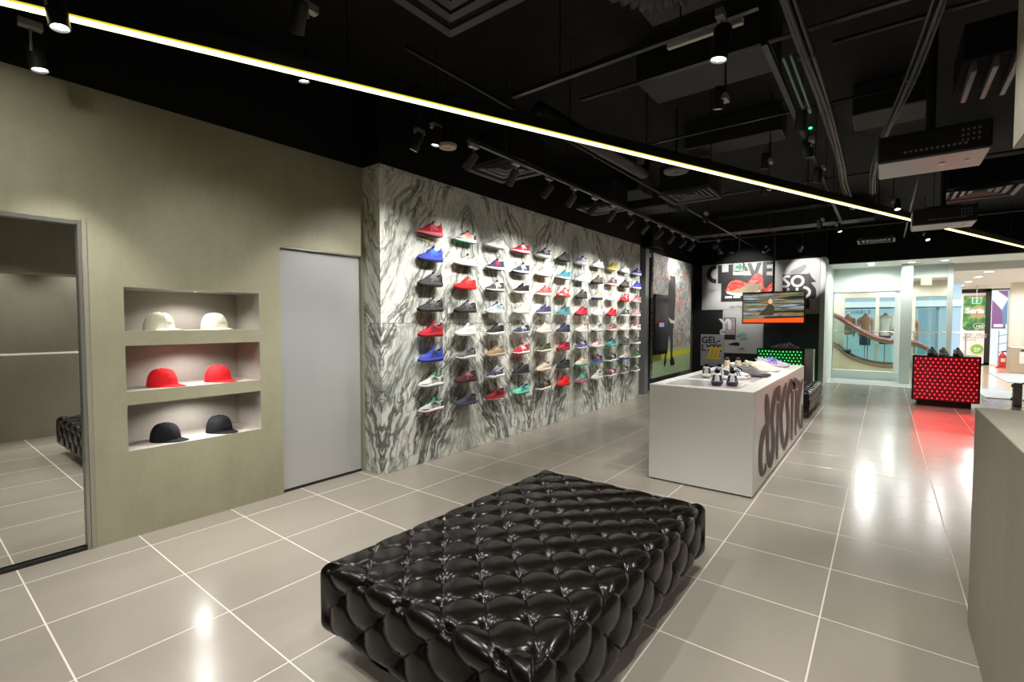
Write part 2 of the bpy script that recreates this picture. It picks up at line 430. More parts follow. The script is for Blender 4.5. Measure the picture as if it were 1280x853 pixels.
# ---- mirror bay
mr = thing('wall_mirror', 'tall frameless mirror panel with slim metal edge in concrete wall', 'mirror', (WX - 0.03, (MY0 + MY1) / 2, 0))
def rel(mb, root):
    return mb.xf(Matrix.Translation(-Vector(root.location)))
rel(MB().box(WX - 0.05, WX - 0.032, MY0 + 0.02, MY1 - 0.022, 0.03, MZ1 - 0.03), mr).build('mirror_glass', MIRROR, mr)
FR = pmat('satin_mirror_frame', (0.42, 0.42, 0.38), 0.3, metal=0.8)
rel(MB().box(WX - 0.05, WX + 0.004, MY1 - 0.021, MY1 - 0.001, 0.0, MZ1 - 0.001, 0.002), mr).build('frame_upright', FR, mr)
rel(MB().box(WX - 0.05, WX + 0.004, MY0 + 0.001, MY0 + 0.019, 0.0, MZ1 - 0.001, 0.002), mr).build('frame_upright', FR, mr)
rel(MB().box(WX - 0.05, WX + 0.004, MY0 + 0.02, MY1 - 0.022, MZ1 - 0.028, MZ1 - 0.001, 0.002), mr).build('frame_head', FR, mr)
rel(MB().box(WX - 0.05, WX - 0.004, MY0 + 0.02, MY1 - 0.022, 0.0, 0.022), mr).build('frame_foot', BLACKM, mr)
# slim metal corner bead on the concrete beside the mirror
struct('trim_1', MB().box(WX, WX + 0.006, MY1 + 0.001, MY1 + 0.026, 0, MZ1 + 0.02, 0.001), CONC_R, 'slim upright trim beside the tall mirror', 'trim')

# ---- shop front and mall beyond
FY = 15.8
WFLOOR = pmat('white_stone_floor', (0.62, 0.66, 0.66), 0.18, noise=0.04, nscale=1.5)
struct('floor_threshold', MB().box(-1.12, 1.30, 14.42, FY + 0.3, -0.12, -0.001).box(1.30, 4.6, 14.42, 15.6, -0.12, -0.001), WFLOOR, 'white stone threshold strip at the shop front', 'floor')
struct('wall_sill', MB().box(-1.12, on_y(1124, 470, FY).x, FY - 0.12, FY + 0.12, 0, 0.22, 0.004), MINT, 'low pale mint sill under the shop window', 'wall')
gx0, gx1 = on_y(1041, 400, FY).x, on_y(1118, 400, FY).x
gz0, gz1 = 0.22, on_y(1080, 366, FY).z
hd = MB().box(-1.12, on_y(1126, 350, FY).x, FY - 0.1, FY + 0.1, gz1 + 0.02, 2.93).box(-1.12, gx0, FY - 0.1, FY + 0.1, 0.22, gz1 + 0.02)
struct('wall_header', hd, MINT, 'pale mint wall above the shop window', 'wall')
struct('ceiling_soffit', MB().box(-1.22, 5.2, 14.3, FY + 0.15, 2.92, 3.1), pmat('white_soffit', (0.66, 0.70, 0.66), 0.5, noise=0.02), 'pale soffit over the shop entrance', 'ceiling')
cx0, cx1 = on_y(1125, 400, 15.3).x, on_y(1139.5, 400, 15.3).x
struct('column_entrance', MB().box(cx0, cx1, 15.2, 15.5, 0, 2.92, 0.004), MINT, 'square pale mint column at the shop entrance', 'column')
px0, px1 = on_y(1183, 400, FY).x, on_y(1190, 400, FY).x
struct('column_post', MB().box(px0, px1, FY - 0.06, FY + 0.06, 0, 2.92, 0.003), MINT, 'slim pale mint post beside the entrance', 'column')
w1 = MB().box(gx0, gx1, FY - 0.006, FY + 0.006, gz0, gz1).build('window_1', GLASS); w1['kind'] = 'structure'
fr = MB()
for a, b, c, d in ((gx0, gx1, gz1, gz1 + 0.03), (gx1, gx1 + 0.12, gz0, gz1 + 0.03), (gx0 - 0.03, gx0, gz0, gz1 + 0.03)):
    fr.box(a, b, FY - 0.03, FY + 0.03, c, d)
fr.build('window_frame', pmat('white_window_frame', (0.70, 0.76, 0.72), 0.4, noise=0.02), w1)
w2 = MB().box(cx1 + 0.02, px0, FY - 0.006, FY + 0.006, 0.05, 2.60).build('window_2', GLASS); w2['kind'] = 'structure'
MB().box(cx1 + 0.02, px0, FY - 0.02, FY + 0.02, 2.60, 2.92).build('window_header', MINT, w2)
fz = on_y(1150, 345, FY)
MB().box(on_y(1151, 350, FY).x, on_y(1165, 350, FY).x, FY - 0.009, FY - 0.007, on_y(1151, 357, FY).z, on_y(1151, 345, FY).z).build('frosted_sticker', pmat('pale_green_film', (0.50, 0.56, 0.40), 0.5), w2)

# mall shell
MFL = NT('glossy_beige_mall_floor'); _g = MFL.n('NewGeometry').outputs['Position']
_ck = MFL.n('TexChecker'); _ck.inputs['Scale'].default_value = 0.83; MFL.l(_g, _ck.inputs['Vector'])
MFL.set(Base_Color=MFL.mix(MFL.noise(_g, 2.0, 3), (0.70, 0.52, 0.36), (0.78, 0.66, 0.52)), Roughness=0.12); _ = _ck
struct('floor_mall', MB().box(-2.6, 6.0, FY + 0.3, 26.2, -0.12, -0.002).box(1.30, 6.0, 15.6, FY + 0.3, -0.12, -0.002), MFL.m, 'glossy beige mall floor', 'floor')
MCE = pmat('white_mall_ceiling', (0.72, 0.69, 0.64), 0.6, noise=0.02)
struct('ceiling_mall', MB().box(-2.6, 6.0, FY + 0.15, 26.2, 2.74, 2.95), MCE, 'white mall ceiling with downlights', 'ceiling')
struct('wall_mall_back', MB().box(-2.6, 6.0, 26.0, 26.2, 0, 2.8), CREAM)
struct('wall_mall_left', MB().box(-2.7, -2.6, FY + 0.2, 26.0, -0.1, 2.9), CREAM)
struct('wall_mall_right', MB().box(5.9, 6.0, 14.4, 26.0, -0.1, 2.9).box(4.65, 5.95, 14.3, 14.4, 0, 3.1), CREAM)
# ================================================================== tufted leather ottomans
def leather_mat():
    k = NT('black_brown_leather'); tc = k.n('TexCoord').outputs['Object']
    n = k.noise(tc, 6, 4); v = k.n('TexVoronoi'); v.inputs['Scale'].default_value = 260; k.l(tc, v.inputs['Vector'])
    k.set(Base_Color=k.mix(n, (0.0034, 0.0023, 0.0020), (0.0058, 0.0042, 0.0036)), Roughness=k.math('ADD', 0.20, k.math('MULTIPLY', n, 0.08)), Specular_IOR_Level=0.30)
    k.bump(v.outputs['Distance'], 0.03, 0.001); return k.m
LEATHER = leather_mat()
OW, OL, OH, OB = 1.165, 1.80, 0.425, 0.085        # width (x), length (y), top, underside
TS = 0.1145
def tuft_h(a, b):
    """a, b: surface coordinates; returns inward depth in metres"""
    u = (a + b) / (2 * TS); v = (a - b) / (2 * TS)
    A = np.abs(np.sin(PI * u)); B = np.abs(np.sin(PI * v))
    du = (u - np.round(u)) * TS * math.sqrt(2); dv = (v - np.round(v)) * TS * math.sqrt(2)
    r = np.hypot(du, dv); th = np.arctan2(dv, du)
    pil = (np.minimum(A, B) ** 0.42) * 0.35 + (A * B) ** 0.5 * 0.65
    but = np.exp(-(r / 0.024) ** 1.15)
    fold = np.exp(-np.minimum(np.abs(du), np.abs(dv)) / 0.0032) * (1 - np.exp(-r / 0.02))
    ph = np.round(u) * 2.1 + np.round(v) * 3.7
    wr = 0.0026 * (np.cos(11 * th + ph) + 0.6 * np.cos(17 * th - ph)) * np.exp(-((r - 0.028) / 0.014) ** 2)
    return 0.0085 * (1 - pil) + 0.038 * but + 0.0065 * fold + wr
def ottoman_mesh():
    R = 0.060; hx, hy = OW / 2, OL / 2; ix, iy = hx - R, hy - R
    ax, ay = -0.05, 0.03                            # lattice phase
    st = 0.0075
    mb = MB()
    def put(P, N, dep, nu, nv):
        P = P - N * dep[..., None]; o = len(mb.v); mb.v += [tuple(p) for p in P.reshape(-1, 3).tolist()]
        for i in range(nu - 1):
            for j in range(nv - 1):
                q = o + i * nv + j; mb.f.append((q, q + nv, q + nv + 1, q + 1))
    # top
    nx, ny = int(2 * ix / st) + 1, int(2 * iy / st) + 1
    gx, gy = np.meshgrid(np.linspace(-ix, ix, nx), np.linspace(-iy, iy, ny), indexing='ij')
    P = np.stack([gx, gy, np.full_like(gx, OH)], -1); N = np.zeros_like(P); N[..., 2] = 1
    dome = 0.008 * (1 - (gx / hx) ** 2) * (1 - (gy / hy) ** 2)
    put(P, N, tuft_h(gx - ax, gy - ay) - dome, nx, ny)
    # four flaps: arc over the edge, wall, arc under
    Hs = OH - OB; wall = Hs - 2 * R; arc = PI / 2 * R
    tot = arc + wall + arc; ns = int(tot / st) + 1; s = np.linspace(0, tot, ns)
    ph = np.where(s < arc, s / R, np.where(s < arc + wall, PI / 2, PI / 2 + (s - arc - wall) / R))
    off = np.where(s < arc, R * np.sin(np.minimum(s / R, PI / 2)), np.where(s < arc + wall, R, R * np.sin(ph)))
    zz = np.where(s < arc, OH - R + R * np.cos(np.minimum(s / R, PI / 2)), np.where(s < arc + wall, OH - R - (s - arc), OB + R - R * (-np.cos(ph))))
    for axis, sg in ((0, 1), (0, -1), (1, 1), (1, -1)):
        e, el = (ix, iy) if axis == 0 else (iy, ix)
        n = ny if axis == 0 else nx; t = np.linspace(-el, el, n)
        S_, T_ = np.meshgrid(s, t, indexing='ij'); O_ = np.interp(S_, s, off); Z_ = np.interp(S_, s, zz); PH = np.interp(S_, s, ph)
        tt = T_ * (1 + O_ / el); nn = e + O_
        lat_n = sg * (e + S_) - (ax if axis == 0 else ay); lat_t = T_ - (ay if axis == 0 else ax)
        dep = tuft_h(lat_n, lat_t) if axis == 0 else tuft_h(lat_t, lat_n)
        endw = np.clip((el - np.abs(T_)) / 0.045, 0, 1); endw = endw * endw * (3 - 2 * endw)
        top = np.clip(S_ / 0.02, 0, 1)               # keep the seam with the top closed
        dep = dep * (1 - (1 - endw) * top)
        bot = np.clip((tot - S_) / 0.05, 0, 1); dep = dep * bot + 0.012 * (1 - bot)
        x = np.stack([sg * nn, tt], -1) if axis == 0 else np.stack([tt, sg * nn], -1)
        P = np.concatenate([x, Z_[..., None]], -1)
        N = np.zeros_like(P); N[..., axis] = sg * np.sin(PH); N[..., 2] = np.cos(PH)
        if (axis == 0) == (sg > 0): put(P, N, dep, ns, n)
        else: put(P[:, ::-1], N[:, ::-1], dep[:, ::-1], ns, n)
    me = mb.mesh('upholstery', True)
    import bmesh
    bm = bmesh.new(); bm.from_mesh(me); bmesh.ops.remove_doubles(bm, verts=bm.verts, dist=0.0015); bmesh.ops.recalc_face_normals(bm, faces=bm.faces); bm.to_mesh(me); bm.free()
    me.polygons.foreach_set('use_smooth', [True] * len(me.polygons)); me.materials.append(LEATHER); me.update()
    # button places (top and the four sides)
    spots = []
    K = 14
    for i in range(-K, K + 1):
        for j in range(-K, K + 1):
            if (i + j) % 2: continue
            x, y = ax + i * TS, ay + j * TS
            if abs(x) < ix - 0.005 and abs(y) < iy - 0.005: spots.append(((x, y, OH - 0.044), (0, 0, 1)))
            for sgn in (1, -1):
                d = abs(x) - ix
                if sgn * x > 0 and 0.045 < d < arc + wall - 0.02 and abs(y) < iy - 0.05: spots.append(((sgn * (hx - 0.044), y, OH - R - (d - arc)), (sgn, 0, 0)))
                d = abs(y) - iy
                if sgn * y > 0 and 0.045 < d < arc + wall - 0.02 and abs(x) < ix - 0.05: spots.append(((x, sgn * (hy - 0.044), OH - R - (d - arc)), (0, sgn, 0)))
    return me, spots
OME, OSP = ottoman_mesh()
bmsh = MB().lathe([(0.0001, 0.0045), (0.005, 0.0038), (0.0085, 0.001), (0.0095, -0.003)], n=10).mesh('button', True); bmsh.materials.append(LEATHER)
def ottoman(label, loc, rz=0.0):
    t = thing('tufted_ottoman', label, 'ottoman', loc, rz, 'tufted leather ottomans')
    link('upholstery', OME, LEATHER, t)
    MB().box(-OW / 2 + 0.13, OW / 2 - 0.13, -OL / 2 + 0.13, OL / 2 - 0.13, 0.0, OB + 0.03, 0.004).build('plinth', pmat('black_plinth', (0.01, 0.01, 0.01), 0.5), t)
    MB().box(-OW / 2 + 0.035, OW / 2 - 0.035, -OL / 2 + 0.035, OL / 2 - 0.035, OB + 0.012, OB + 0.022).build('underside', BLACKM, t)
    for p, n in OSP:
        b = link('button', bmsh, LEATHER, t); b.location = p; b.rotation_euler = Vector(n).to_track_quat('Z', 'Y').to_euler()
    return t
ottoman('large black buttoned leather ottoman standing before the white table', (-1.405, 2.065, 0))
ottoman('black buttoned leather ottoman half hidden behind the white table', (-1.47, 9.55, 0))

# ================================================================== white display table
TBX0, TBX1, TBY0, TBY1, TBZ = -1.768, -0.856, 4.45, 7.62, 0.912
tb = thing('display_table', 'long white lacquered display table with dark giant lettering on its side', 'table', ((TBX0 + TBX1) / 2, (TBY0 + TBY1) / 2, 0))
TBODY = rel(MB().box(TBX0, TBX1, TBY0, TBY1, 0.012, TBZ, 0.004), tb).build('body', WHITE, tb)
rel(MB().box(TBX0 + 0.02, TBX1 - 0.02, TBY0 + 0.02, TBY1 - 0.02, 0.0, 0.013), tb).build('plinth', BLACKM, tb)
INS = pmat('pale_grey_inset', (0.50, 0.50, 0.49), 0.12, noise=0.02)
for k in range(5):
    y0 = TBY0 + 0.10 + k * 0.61
    rel(MB().box(TBX0 + 0.12, TBX1 - 0.14, y0, y0 + 0.46, TBZ - 0.002, TBZ + 0.0025, 0.001), tb).build('inset_panel', INS, tb)
# giant rounded lettering: strokes swept in the plane of the side panel
LETM = pmat('bronze_grey_vinyl', (0.125, 0.080, 0.076), 0.55, spec=0.2, noise=0.15, nscale=4)
def stroke(mb, pts, wd, fn, t0=0.0, t1=0.004):
    """constant-thickness band along pts (u, v); wd: width or list"""
    n = len(pts); L = []; R_ = []
    for k in range(n):
        a = pts[max(0, k - 1)]; b = pts[min(n - 1, k + 1)]; dx, dy = b[0] - a[0], b[1] - a[1]; l = math.hypot(dx, dy) or 1
        w_ = (wd[k] if isinstance(wd, (list, tuple)) else wd) / 2; nx, ny = -dy / l * w_, dx / l * w_
        L.append((pts[k][0] + nx, pts[k][1] + ny)); R_.append((pts[k][0] - nx, pts[k][1] - ny))
    for k in range(n - 1):
        mb.prism([L[k], R_[k], R_[k + 1], L[k + 1]], fn, t0, t1)
def arc_pts(c, rx, ry, a0, a1, n=14):
    return [(c[0] + rx * math.cos(math.radians(a0 + (a1 - a0) * k / n)), c[1] + ry * math.sin(math.radians(a0 + (a1 - a0) * k / n))) for k in range(n + 1)]
def smooth_path(ctrl, n=8):
    out = []
    c = [ctrl[0]] + list(ctrl) + [ctrl[-1]]
    for i in range(1, len(c) - 2):
        p0, p1, p2, p3 = c[i - 1], c[i], c[i + 1], c[i + 2]
        for k in range(n):
            t = k / n; t2, t3 = t * t, t * t * t
            out.append(tuple(0.5 * ((2 * p1[d]) + (-p0[d] + p2[d]) * t + (2 * p0[d] - 5 * p1[d] + 4 * p2[d] - p3[d]) * t2 + (-p0[d] + 3 * p1[d] - 3 * p2[d] + p3[d]) * t3) for d in range(len(p1))))
    out.append(tuple(ctrl[-1])); return out
side = lambda u, v, t: (TBX1 + 0.0005 + t, TBY0 + u, v)
def lp(x, y):
    """point on the lettering as measured on the photograph -> (along, up) on the side panel"""
    p = on_x(940 + x / 5.88, 455 + y / 5.88, TBX1); return (p.y - TBY0, min(p.z, TBZ - 0.02))
LK = [0]
def letter(strokes):
    m = MB()
    for ctrl in strokes:
        LK[0] += 1
        P = smooth_path(ctrl, 7); n = len(P); L_, R_ = [], []
        for k in range(n):
            q0, q1 = P[max(0, k - 1)], P[min(n - 1, k + 1)]; dx, dy = q1[0] - q0[0], q1[1] - q0[1]; l = math.hypot(dx, dy) or 1
            w_ = P[k][2] * 0.43; L_.append(lp(P[k][0] - dy / l * w_, P[k][1] + dx / l * w_)); R_.append(lp(P[k][0] + dy / l * w_, P[k][1] - dx / l * w_))
        for k in range(n - 1): m.quad(*[side(u_, v_, 0.0010 + 0.0004 * LK[0]) for u_, v_ in (L_[k], R_[k], R_[k + 1], L_[k + 1])])
    return rel(m, tb).build('letter', LETM, TBODY)
letter([[(106, 222, 16), (108, 260, 38), (110, 340, 42), (113, 430, 36), (112, 540, 28), (114, 640, 30), (122, 715, 40), (128, 762, 24)],
        [(106, 440, 22), (84, 500, 38), (66, 600, 36), (60, 700, 34), (66, 800, 34), (74, 828, 18)], [(74, 822, 18), (94, 780, 22), (98, 730, 10)]])      # a
letter([[(182, 172, 10), (170, 215, 34), (152, 320, 34), (146, 430, 30), (156, 540, 32), (150, 650, 36), (132, 745, 28), (126, 765, 12)]])           # s
letter([[(197, 160, 27), (195, 275, 27)], [(190, 292, 22), (186, 500, 20), (181, 700, 17)]])                                                           # i
letter([[(252, 138, 6), (238, 185, 26), (221, 280, 30), (212, 390, 24), (216, 500, 28), (228, 590, 30), (236, 630, 16)], [(236, 622, 14), (256, 560, 22), (264, 480, 20), (262, 420, 8)]])   # c
letter([[(288, 112, 20), (270, 180, 32), (256, 270, 26), (264, 380, 24), (262, 480, 22), (250, 560, 20)]])                                            # s
letter([[(276, 215, 10), (284, 175, 44)], [(284, 130, 3), (284, 205, 3)], [(290, 128, 4), (300, 162, 66), (338, 120, 78)], [(296, 200, 20), (292, 380, 18), (288, 560, 15)]])                                                           # t
letter([[(324, 195, 17), (321, 360, 15), (317, 525, 13)]])                                                                                             # i
letter([[(370, 110, 8), (354, 180, 24), (341, 280, 18), (339, 390, 18), (350, 466, 18), (362, 450, 13), (366, 380, 12), (367, 300, 11)]])              # g

# ================================================================== caps in the niches
def cap_meshes():
    a, b, h = 0.102, 0.090, 0.132
    prof = [(math.cos(t) ** 0.62, math.sin(t) ** 0.92) for t in [PI / 2 * k / 14 for k in range(15)]]
    n = 36
    cr = MB().loft([[(a * r * math.cos(2 * PI * i / n), b * r * math.sin(2 * PI * i / n), h * z) for i in range(n)] for r, z in prof], True).mesh('crown', True)
    seam = MB()
    for k in range(6):
        th = PI / 6 + k * PI / 3
        seam.tube([(a * 1.003 * r * math.cos(th), b * 1.003 * r * math.sin(th), h * z + 0.0006) for r, z in prof[:-1]], 0.0013, 5)
    se = seam.mesh('seam', True)
    br = MB(); m = 18
    top = []; bot = []
    for k in range(m + 1):
        th = math.radians(-68 + 136 * k / m); c, s_ = math.cos(th), math.sin(th)
        inn = (a * 0.97 * c, b * 0.97 * s_); ext = 0.072 * max(0, math.cos(th * 90 / 68)) ** 0.6
        outp = (a * c + ext * (0.75 + 0.25 * c), b * s_ * (1 + 0.12 * max(0, math.cos(th)) * ext / 0.07))
        rows = []
        for q in (0, 0.5, 1):
            x = inn[0] + (outp[0] - inn[0]) * q; y = inn[1] + (outp[1] - inn[1]) * q
            rows.append((x, y, 0.016 - 0.010 * q - 1.1 * y * y * q))
        top.append(rows)
    vs = [p for r in top for p in r] + [(p[0], p[1], p[2] - 0.0035) for r in top for p in r]; o = len(vs) // 2
    fs = []
    for k in range(m):
        for q in (0, 1):
            i = k * 3 + q; fs.append((i, i + 1, i + 4, i + 3)); fs.append((o + i, o + i + 3, o + i + 4, o + i + 1))
        i = k * 3 + 2; fs.append((i, o + i, o + i + 3, i + 3))
    fs += [(0, o, o + 1, 1), (1, o + 1, o + 2, 2), (m * 3 + 1, o + m * 3 + 1, o + m * 3, m * 3), (m * 3 + 2, o + m * 3 + 2, o + m * 3 + 1, m * 3 + 1)]
    brim = br.add(vs, fs).mesh('brim', True, 40)
    btn = MB().lathe([(0.0001, h + 0.006), (0.006, h + 0.005), (0.009, h + 0.001), (0.009, h - 0.003)], n=12).mesh('top_button', True)
    # embroidered word wrapped on the front of the crown
    cu = bpy.data.curves.new('embroidery', 'FONT'); cu.body = 'asics'; cu.size = 0.040; cu.extrude = 0.0012; cu.align_x = 'CENTER'; cu.resolution_u = 2; cu.offset = 0.0008
    ob = bpy.data.objects.new('embroidery', cu); C.objects.link(ob)
    em = bpy.data.meshes.new_from_object(ob.evaluated_get(bpy.context.evaluated_depsgraph_get())); em.name = 'embroidery'
    bpy.data.objects.remove(ob); bpy.data.curves.remove(cu); em.materials.clear()
    pr = [(z * h, r) for r, z in prof]
    for v in em.vertices:
        u_, z_, d_ = v.co.x, v.co.y + 0.045, v.co.z
        rr = np.interp(z_, [p[0] for p in pr], [p[1] for p in pr]); th = u_ / a
        v.co = ((a * rr + d_ + 0.0004) * math.cos(th), (b * rr + d_ + 0.0004) * math.sin(th), z_)
    return cr, se, brim, btn, em
CAPM = cap_meshes()
def cap(colname, col, loc, deg, label):
    t = thing('baseball_cap', label, 'cap', loc, math.radians(deg), 'caps in the wall niches')
    m = pmat('cap_wool_' + colname, col, 0.85, spec=0.2, bump=0.25, bscale=500)
    thr = pmat('cap_thread_' + colname, tuple(min(1, c * 0.72 + 0.01) for c in col), 0.7, spec=0.2)
    for nm, me, mm in zip(('crown', 'seam', 'brim', 'top_button', 'embroidery'), CAPM, (m, thr, m, m, thr)):
        o = link(nm, me, mm, cr_ if nm in ('seam', 'embroidery', 'top_button') else t, own=True)
        if nm == 'crown': cr_ = o
def capy(px, py, X): return on_x(px, py, X).y
ux = WX - 0.17
for nm, col, zi, p1, p2, words in (('cream', (0.62, 0.60, 0.47), 2, 199, 268, 'cream'), ('red', (0.62, 0.012, 0.016), 1, 201, 271, 'red'), ('black', (0.006, 0.006, 0.008), 0, 203, 271, 'black')):
    z = NZ[zi][0]
    cap(nm, col, (ux, capy(p1, 410, ux), z), 34, '%s wool cap in its niche, on the side towards the mirror' % words)
    cap(nm, col, (ux, capy(p2, 410, ux), z), 20, '%s wool cap in its niche, on the side towards the sliding door' % words)

# ================================================================== sneakers
def ip(s, xs, ys_): return float(np.interp(s, xs, ys_))
def sneaker_meshes(kind):
    import bmesh
    L = 0.325
    tall = {'runner': 1.10, 'knit': 1.24, 'court': 1.02}[kind]
    chunk = {'runner': 1.0, 'knit': 1.15, 'court': 0.8}[kind]
    def W(s):
        w_ = ip(s, [0, 0.1, 0.22, 0.42, 0.58, 0.70, 0.82, 1.0], [0.036, 0.038, 0.038, 0.036, 0.043, 0.047, 0.045, 0.040])
        if s < 0.12: w_ *= math.sqrt(max(0, 1 - (1 - s / 0.12) ** 2))
        if s > 0.76: w_ *= max(0, 1 - ((s - 0.76) / 0.24) ** 2.3) ** 0.5
        return w_
    def zs(s): return chunk * ip(s, [0, 0.25, 0.5, 0.75, 0.92, 1], [0.040, 0.036, 0.031, 0.026, 0.027, 0.031])
    def zb(s): return ip(s, [0, 0.08, 0.2, 0.72, 0.88, 1], [0.007, 0.001, 0.0, 0.0, 0.005, 0.016])
    def H(s): return zs(s) * 0.3 + tall * ip(s, [0, 0.03, 0.10, 0.22, 0.33, 0.40, 0.48, 0.58, 0.68, 0.80, 0.90, 0.97, 1.0], [0.090, 0.098, 0.090, 0.074, 0.080, 0.094, 0.092, 0.078, 0.061, 0.050, 0.043, 0.033, 0.020])
    def wc(s):
        if s < 0.02: return 0.0
        if s < 0.13: return 0.030 * math.sqrt(max(0, 1 - (1 - (s - 0.02) / 0.11) ** 2))
        return ip(s, [0.13, 0.34, 0.42, 0.56, 0.64, 0.66], [0.030, 0.026, 0.017, 0.011, 0.006, 0.0])
    sts = [0.5 - 0.5 * math.cos(PI * k / 30) for k in range(31)]
    sts = sorted(set([round(x, 4) for x in sts] + [0.02, 0.06, 0.13, 0.66]))
    def X(s): return (s - 0.5) * L
    def surf(s, v, sg=1, o=0.0):
        w_, c, z0, h = W(s), min(wc(s), W(s) * 0.9), zs(s) - 0.004, H(s); t = v * PI / 2
        y = c + (w_ - c) * math.cos(t) ** 0.75 if v < 1 else c
        z = z0 + (h - z0) * math.sin(t) ** 0.85
        lean = -0.012 * (1 - s / 0.12) * (1 - 0.4 * v) if s < 0.12 else 0.0
        return Vector((X(s) + lean * 0.6, sg * (y + o), z + o * 0.5))
    NV = 8
    up = MB()
    for sg in (1, -1):
        rings = [[surf(s, v / NV, sg) for v in range(NV + 1)] for s in sts]
        up.loft(rings if sg < 0 else rings[::-1], False)
    def weld(mb, name):
        me = mb.mesh(name, True); bm = bmesh.new(); bm.from_mesh(me); bmesh.ops.remove_doubles(bm, verts=bm.verts, dist=0.00012)
        bmesh.ops.recalc_face_normals(bm, faces=bm.faces); bm.to_mesh(me); bm.free(); me.polygons.foreach_set('use_smooth', [True] * len(me.polygons)); me.update(); return me
    out = {'upper': weld(up, 'upper')}
    so = MB(); rings = []
    for s in sts:
        w_ = max(W(s), 0.0) ; g = 0.005 if w_ > 0.004 else 0.003; lean = (-0.012 * (1 - s / 0.12) * 0.6) if s < 0.12 else 0
        dx = (0.006 if s > 0.95 else 0) - (0.005 if s < 0.03 else 0)
        za, zc = zs(s) + 0.003, zb(s) + 0.005
        x = X(s) + lean + dx
        rings.append([(x, w_ * 0.9, za), (x, w_ + g, za - 0.003), (x, w_ + g + 0.002, (za + zc) / 2), (x, w_ + g * 0.8, zc), (x, -w_ - g * 0.8, zc), (x, -w_ - g - 0.002, (za + zc) / 2), (x, -w_ - g, za - 0.003), (x, -w_ * 0.9, za)])
    out['midsole'] = weld(so.loft(rings, True, True, True), 'midsole')
    os_ = MB(); rings = []
    for s in sts:
        w_ = W(s); lean = (-0.012 * (1 - s / 0.12) * 0.6) if s < 0.12 else 0; dx = (0.004 if s > 0.95 else 0) - (0.004 if s < 0.03 else 0)
        zc, zd = zb(s) + 0.006, zb(s); x = X(s) + lean + dx
        rings.append([(x, w_ + 0.0045, zc), (x, w_ + 0.003, zd), (x, -w_ - 0.003, zd), (x, -w_ - 0.0045, zc)])
    out['outsole'] = weld(os_.loft(rings, True, True, True), 'outsole')
    li = MB(); ss = [s for s in sts if 0.02 <= s <= 0.56]
    for sg in (1, -1):
        li.loft([[(X(s), sg * max(wc(s) - 0.0008, 0), H(s) - 0.0005), (X(s) + (0.004 if s < .1 else 0), sg * max(wc(s) - 0.006, 0), H(s) - 0.006), (X(s), sg * max(wc(s) - 0.004, 0), zs(s) + 0.012), (X(s), 0, zs(s) + 0.010)] for s in ss], False)
    out['lining'] = weld(li, 'lining')
    tg = MB(); rings = []
    for s, dz, ww in ((0.68, -0.002, 0.010), (0.62, 0.002, 0.013), (0.54, 0.003, 0.017), (0.46, 0.004, 0.021), (0.40, 0.009, 0.024), (0.365, 0.020 * tall, 0.024), (0.345, 0.030 * tall, 0.020)):
        z = H(s) + dz if s > 0.39 else H(0.40) + dz
        rings.append([(X(s), -ww, z - 0.006), (X(s), -ww * 0.5, z), (X(s), ww * 0.5, z), (X(s), ww, z - 0.006), (X(s) - 0.004, ww * 0.5, z - 0.006), (X(s) - 0.004, -ww * 0.5, z - 0.006)])
    out['tongue'] = tg.loft(rings, True, True, True).mesh('tongue', True)
    la = MB()
    for k in range(5):
        s = 0.43 + k * 0.048; ww = wc(s) + 0.009; z = H(s) + 0.0035
        la.tube([(X(s), -ww, z - 0.006), (X(s) + 0.004, -ww * 0.5, z), (X(s) + 0.006, 0, z + 0.0025), (X(s) + 0.004, ww * 0.5, z), (X(s), ww, z - 0.006)], 0.0026, 6)
    out['laces'] = la.mesh('laces', True)
    st = MB()
    def ribbon(ctrl, wd, sg):
        P = smooth_path(ctrl, 5); A = []
        for k, (s, v) in enumerate(P):
            a = P[max(0, k - 1)]; b = P[min(len(P) - 1, k + 1)]; dx, dv = (b[0] - a[0]) * L, (b[1] - a[1]) * 0.06; l = math.hypot(dx, dv) or 1
            ns_, nv = -dv / l * wd / 2 / L, dx / l * wd / 2 / 0.06
            A.append([surf(s + ns_, min(0.98, max(0.02, v + nv)), sg, 0.0016), surf(s - ns_, min(0.98, max(0.02, v - nv)), sg, 0.0016)])
        st.loft(A if sg > 0 else [r[::-1] for r in A], False)
    for sg in (1, -1):
        ribbon([(0.56, 0.06), (0.50, 0.40), (0.40, 0.80)], 0.0085, sg); ribbon([(0.47, 0.05), (0.42, 0.36), (0.33, 0.70)], 0.0085, sg)
        ribbon([(0.60, 0.52), (0.46, 0.46), (0.30, 0.20)], 0.007, sg); ribbon([(0.57, 0.72), (0.42, 0.62), (0.24, 0.34)], 0.007, sg)
    out['side_stripes'] = st.mesh('side_stripes', True)
    ht = MB()
    def patch(s0, s1, v0, v1, n=6):
        for sg in (1, -1):
            rings = [[surf(s0 + (s1 - s0) * i / n, v0 + (v1 - v0) * j / 4, sg, 0.0013) for j in range(5)] for i in range(n + 1)]
            ht.loft(rings if sg < 0 else rings[::-1], False)
    patch(0.0, 0.16, 0.05, 0.55)
    if kind == 'knit':
        h = H(0.03); ht.tube([(X(0.0) - 0.002, 0, h - 0.016), (X(0.0) - 0.006, 0, h + 0.014), (X(0.03), 0, h + 0.020), (X(0.05), 0, h - 0.004)], 0.004, 6)
    out['heel_tab'] = weld(ht, 'heel_tab')
    tc_ = MB()
    for sg in (1, -1):
        rings = [[surf(s, j / 5 * 0.42 * (0.4 + 0.6 * (s - 0.72) / 0.28), sg, 0.0012) for j in range(6)] for s in [0.72, 0.77, 0.82, 0.87, 0.91, 0.95, 0.98, 0.995, 1.0]]
        tc_.loft(rings if sg < 0 else rings[::-1], False)
    out['toe_cap'] = weld(tc_, 'toe_cap')
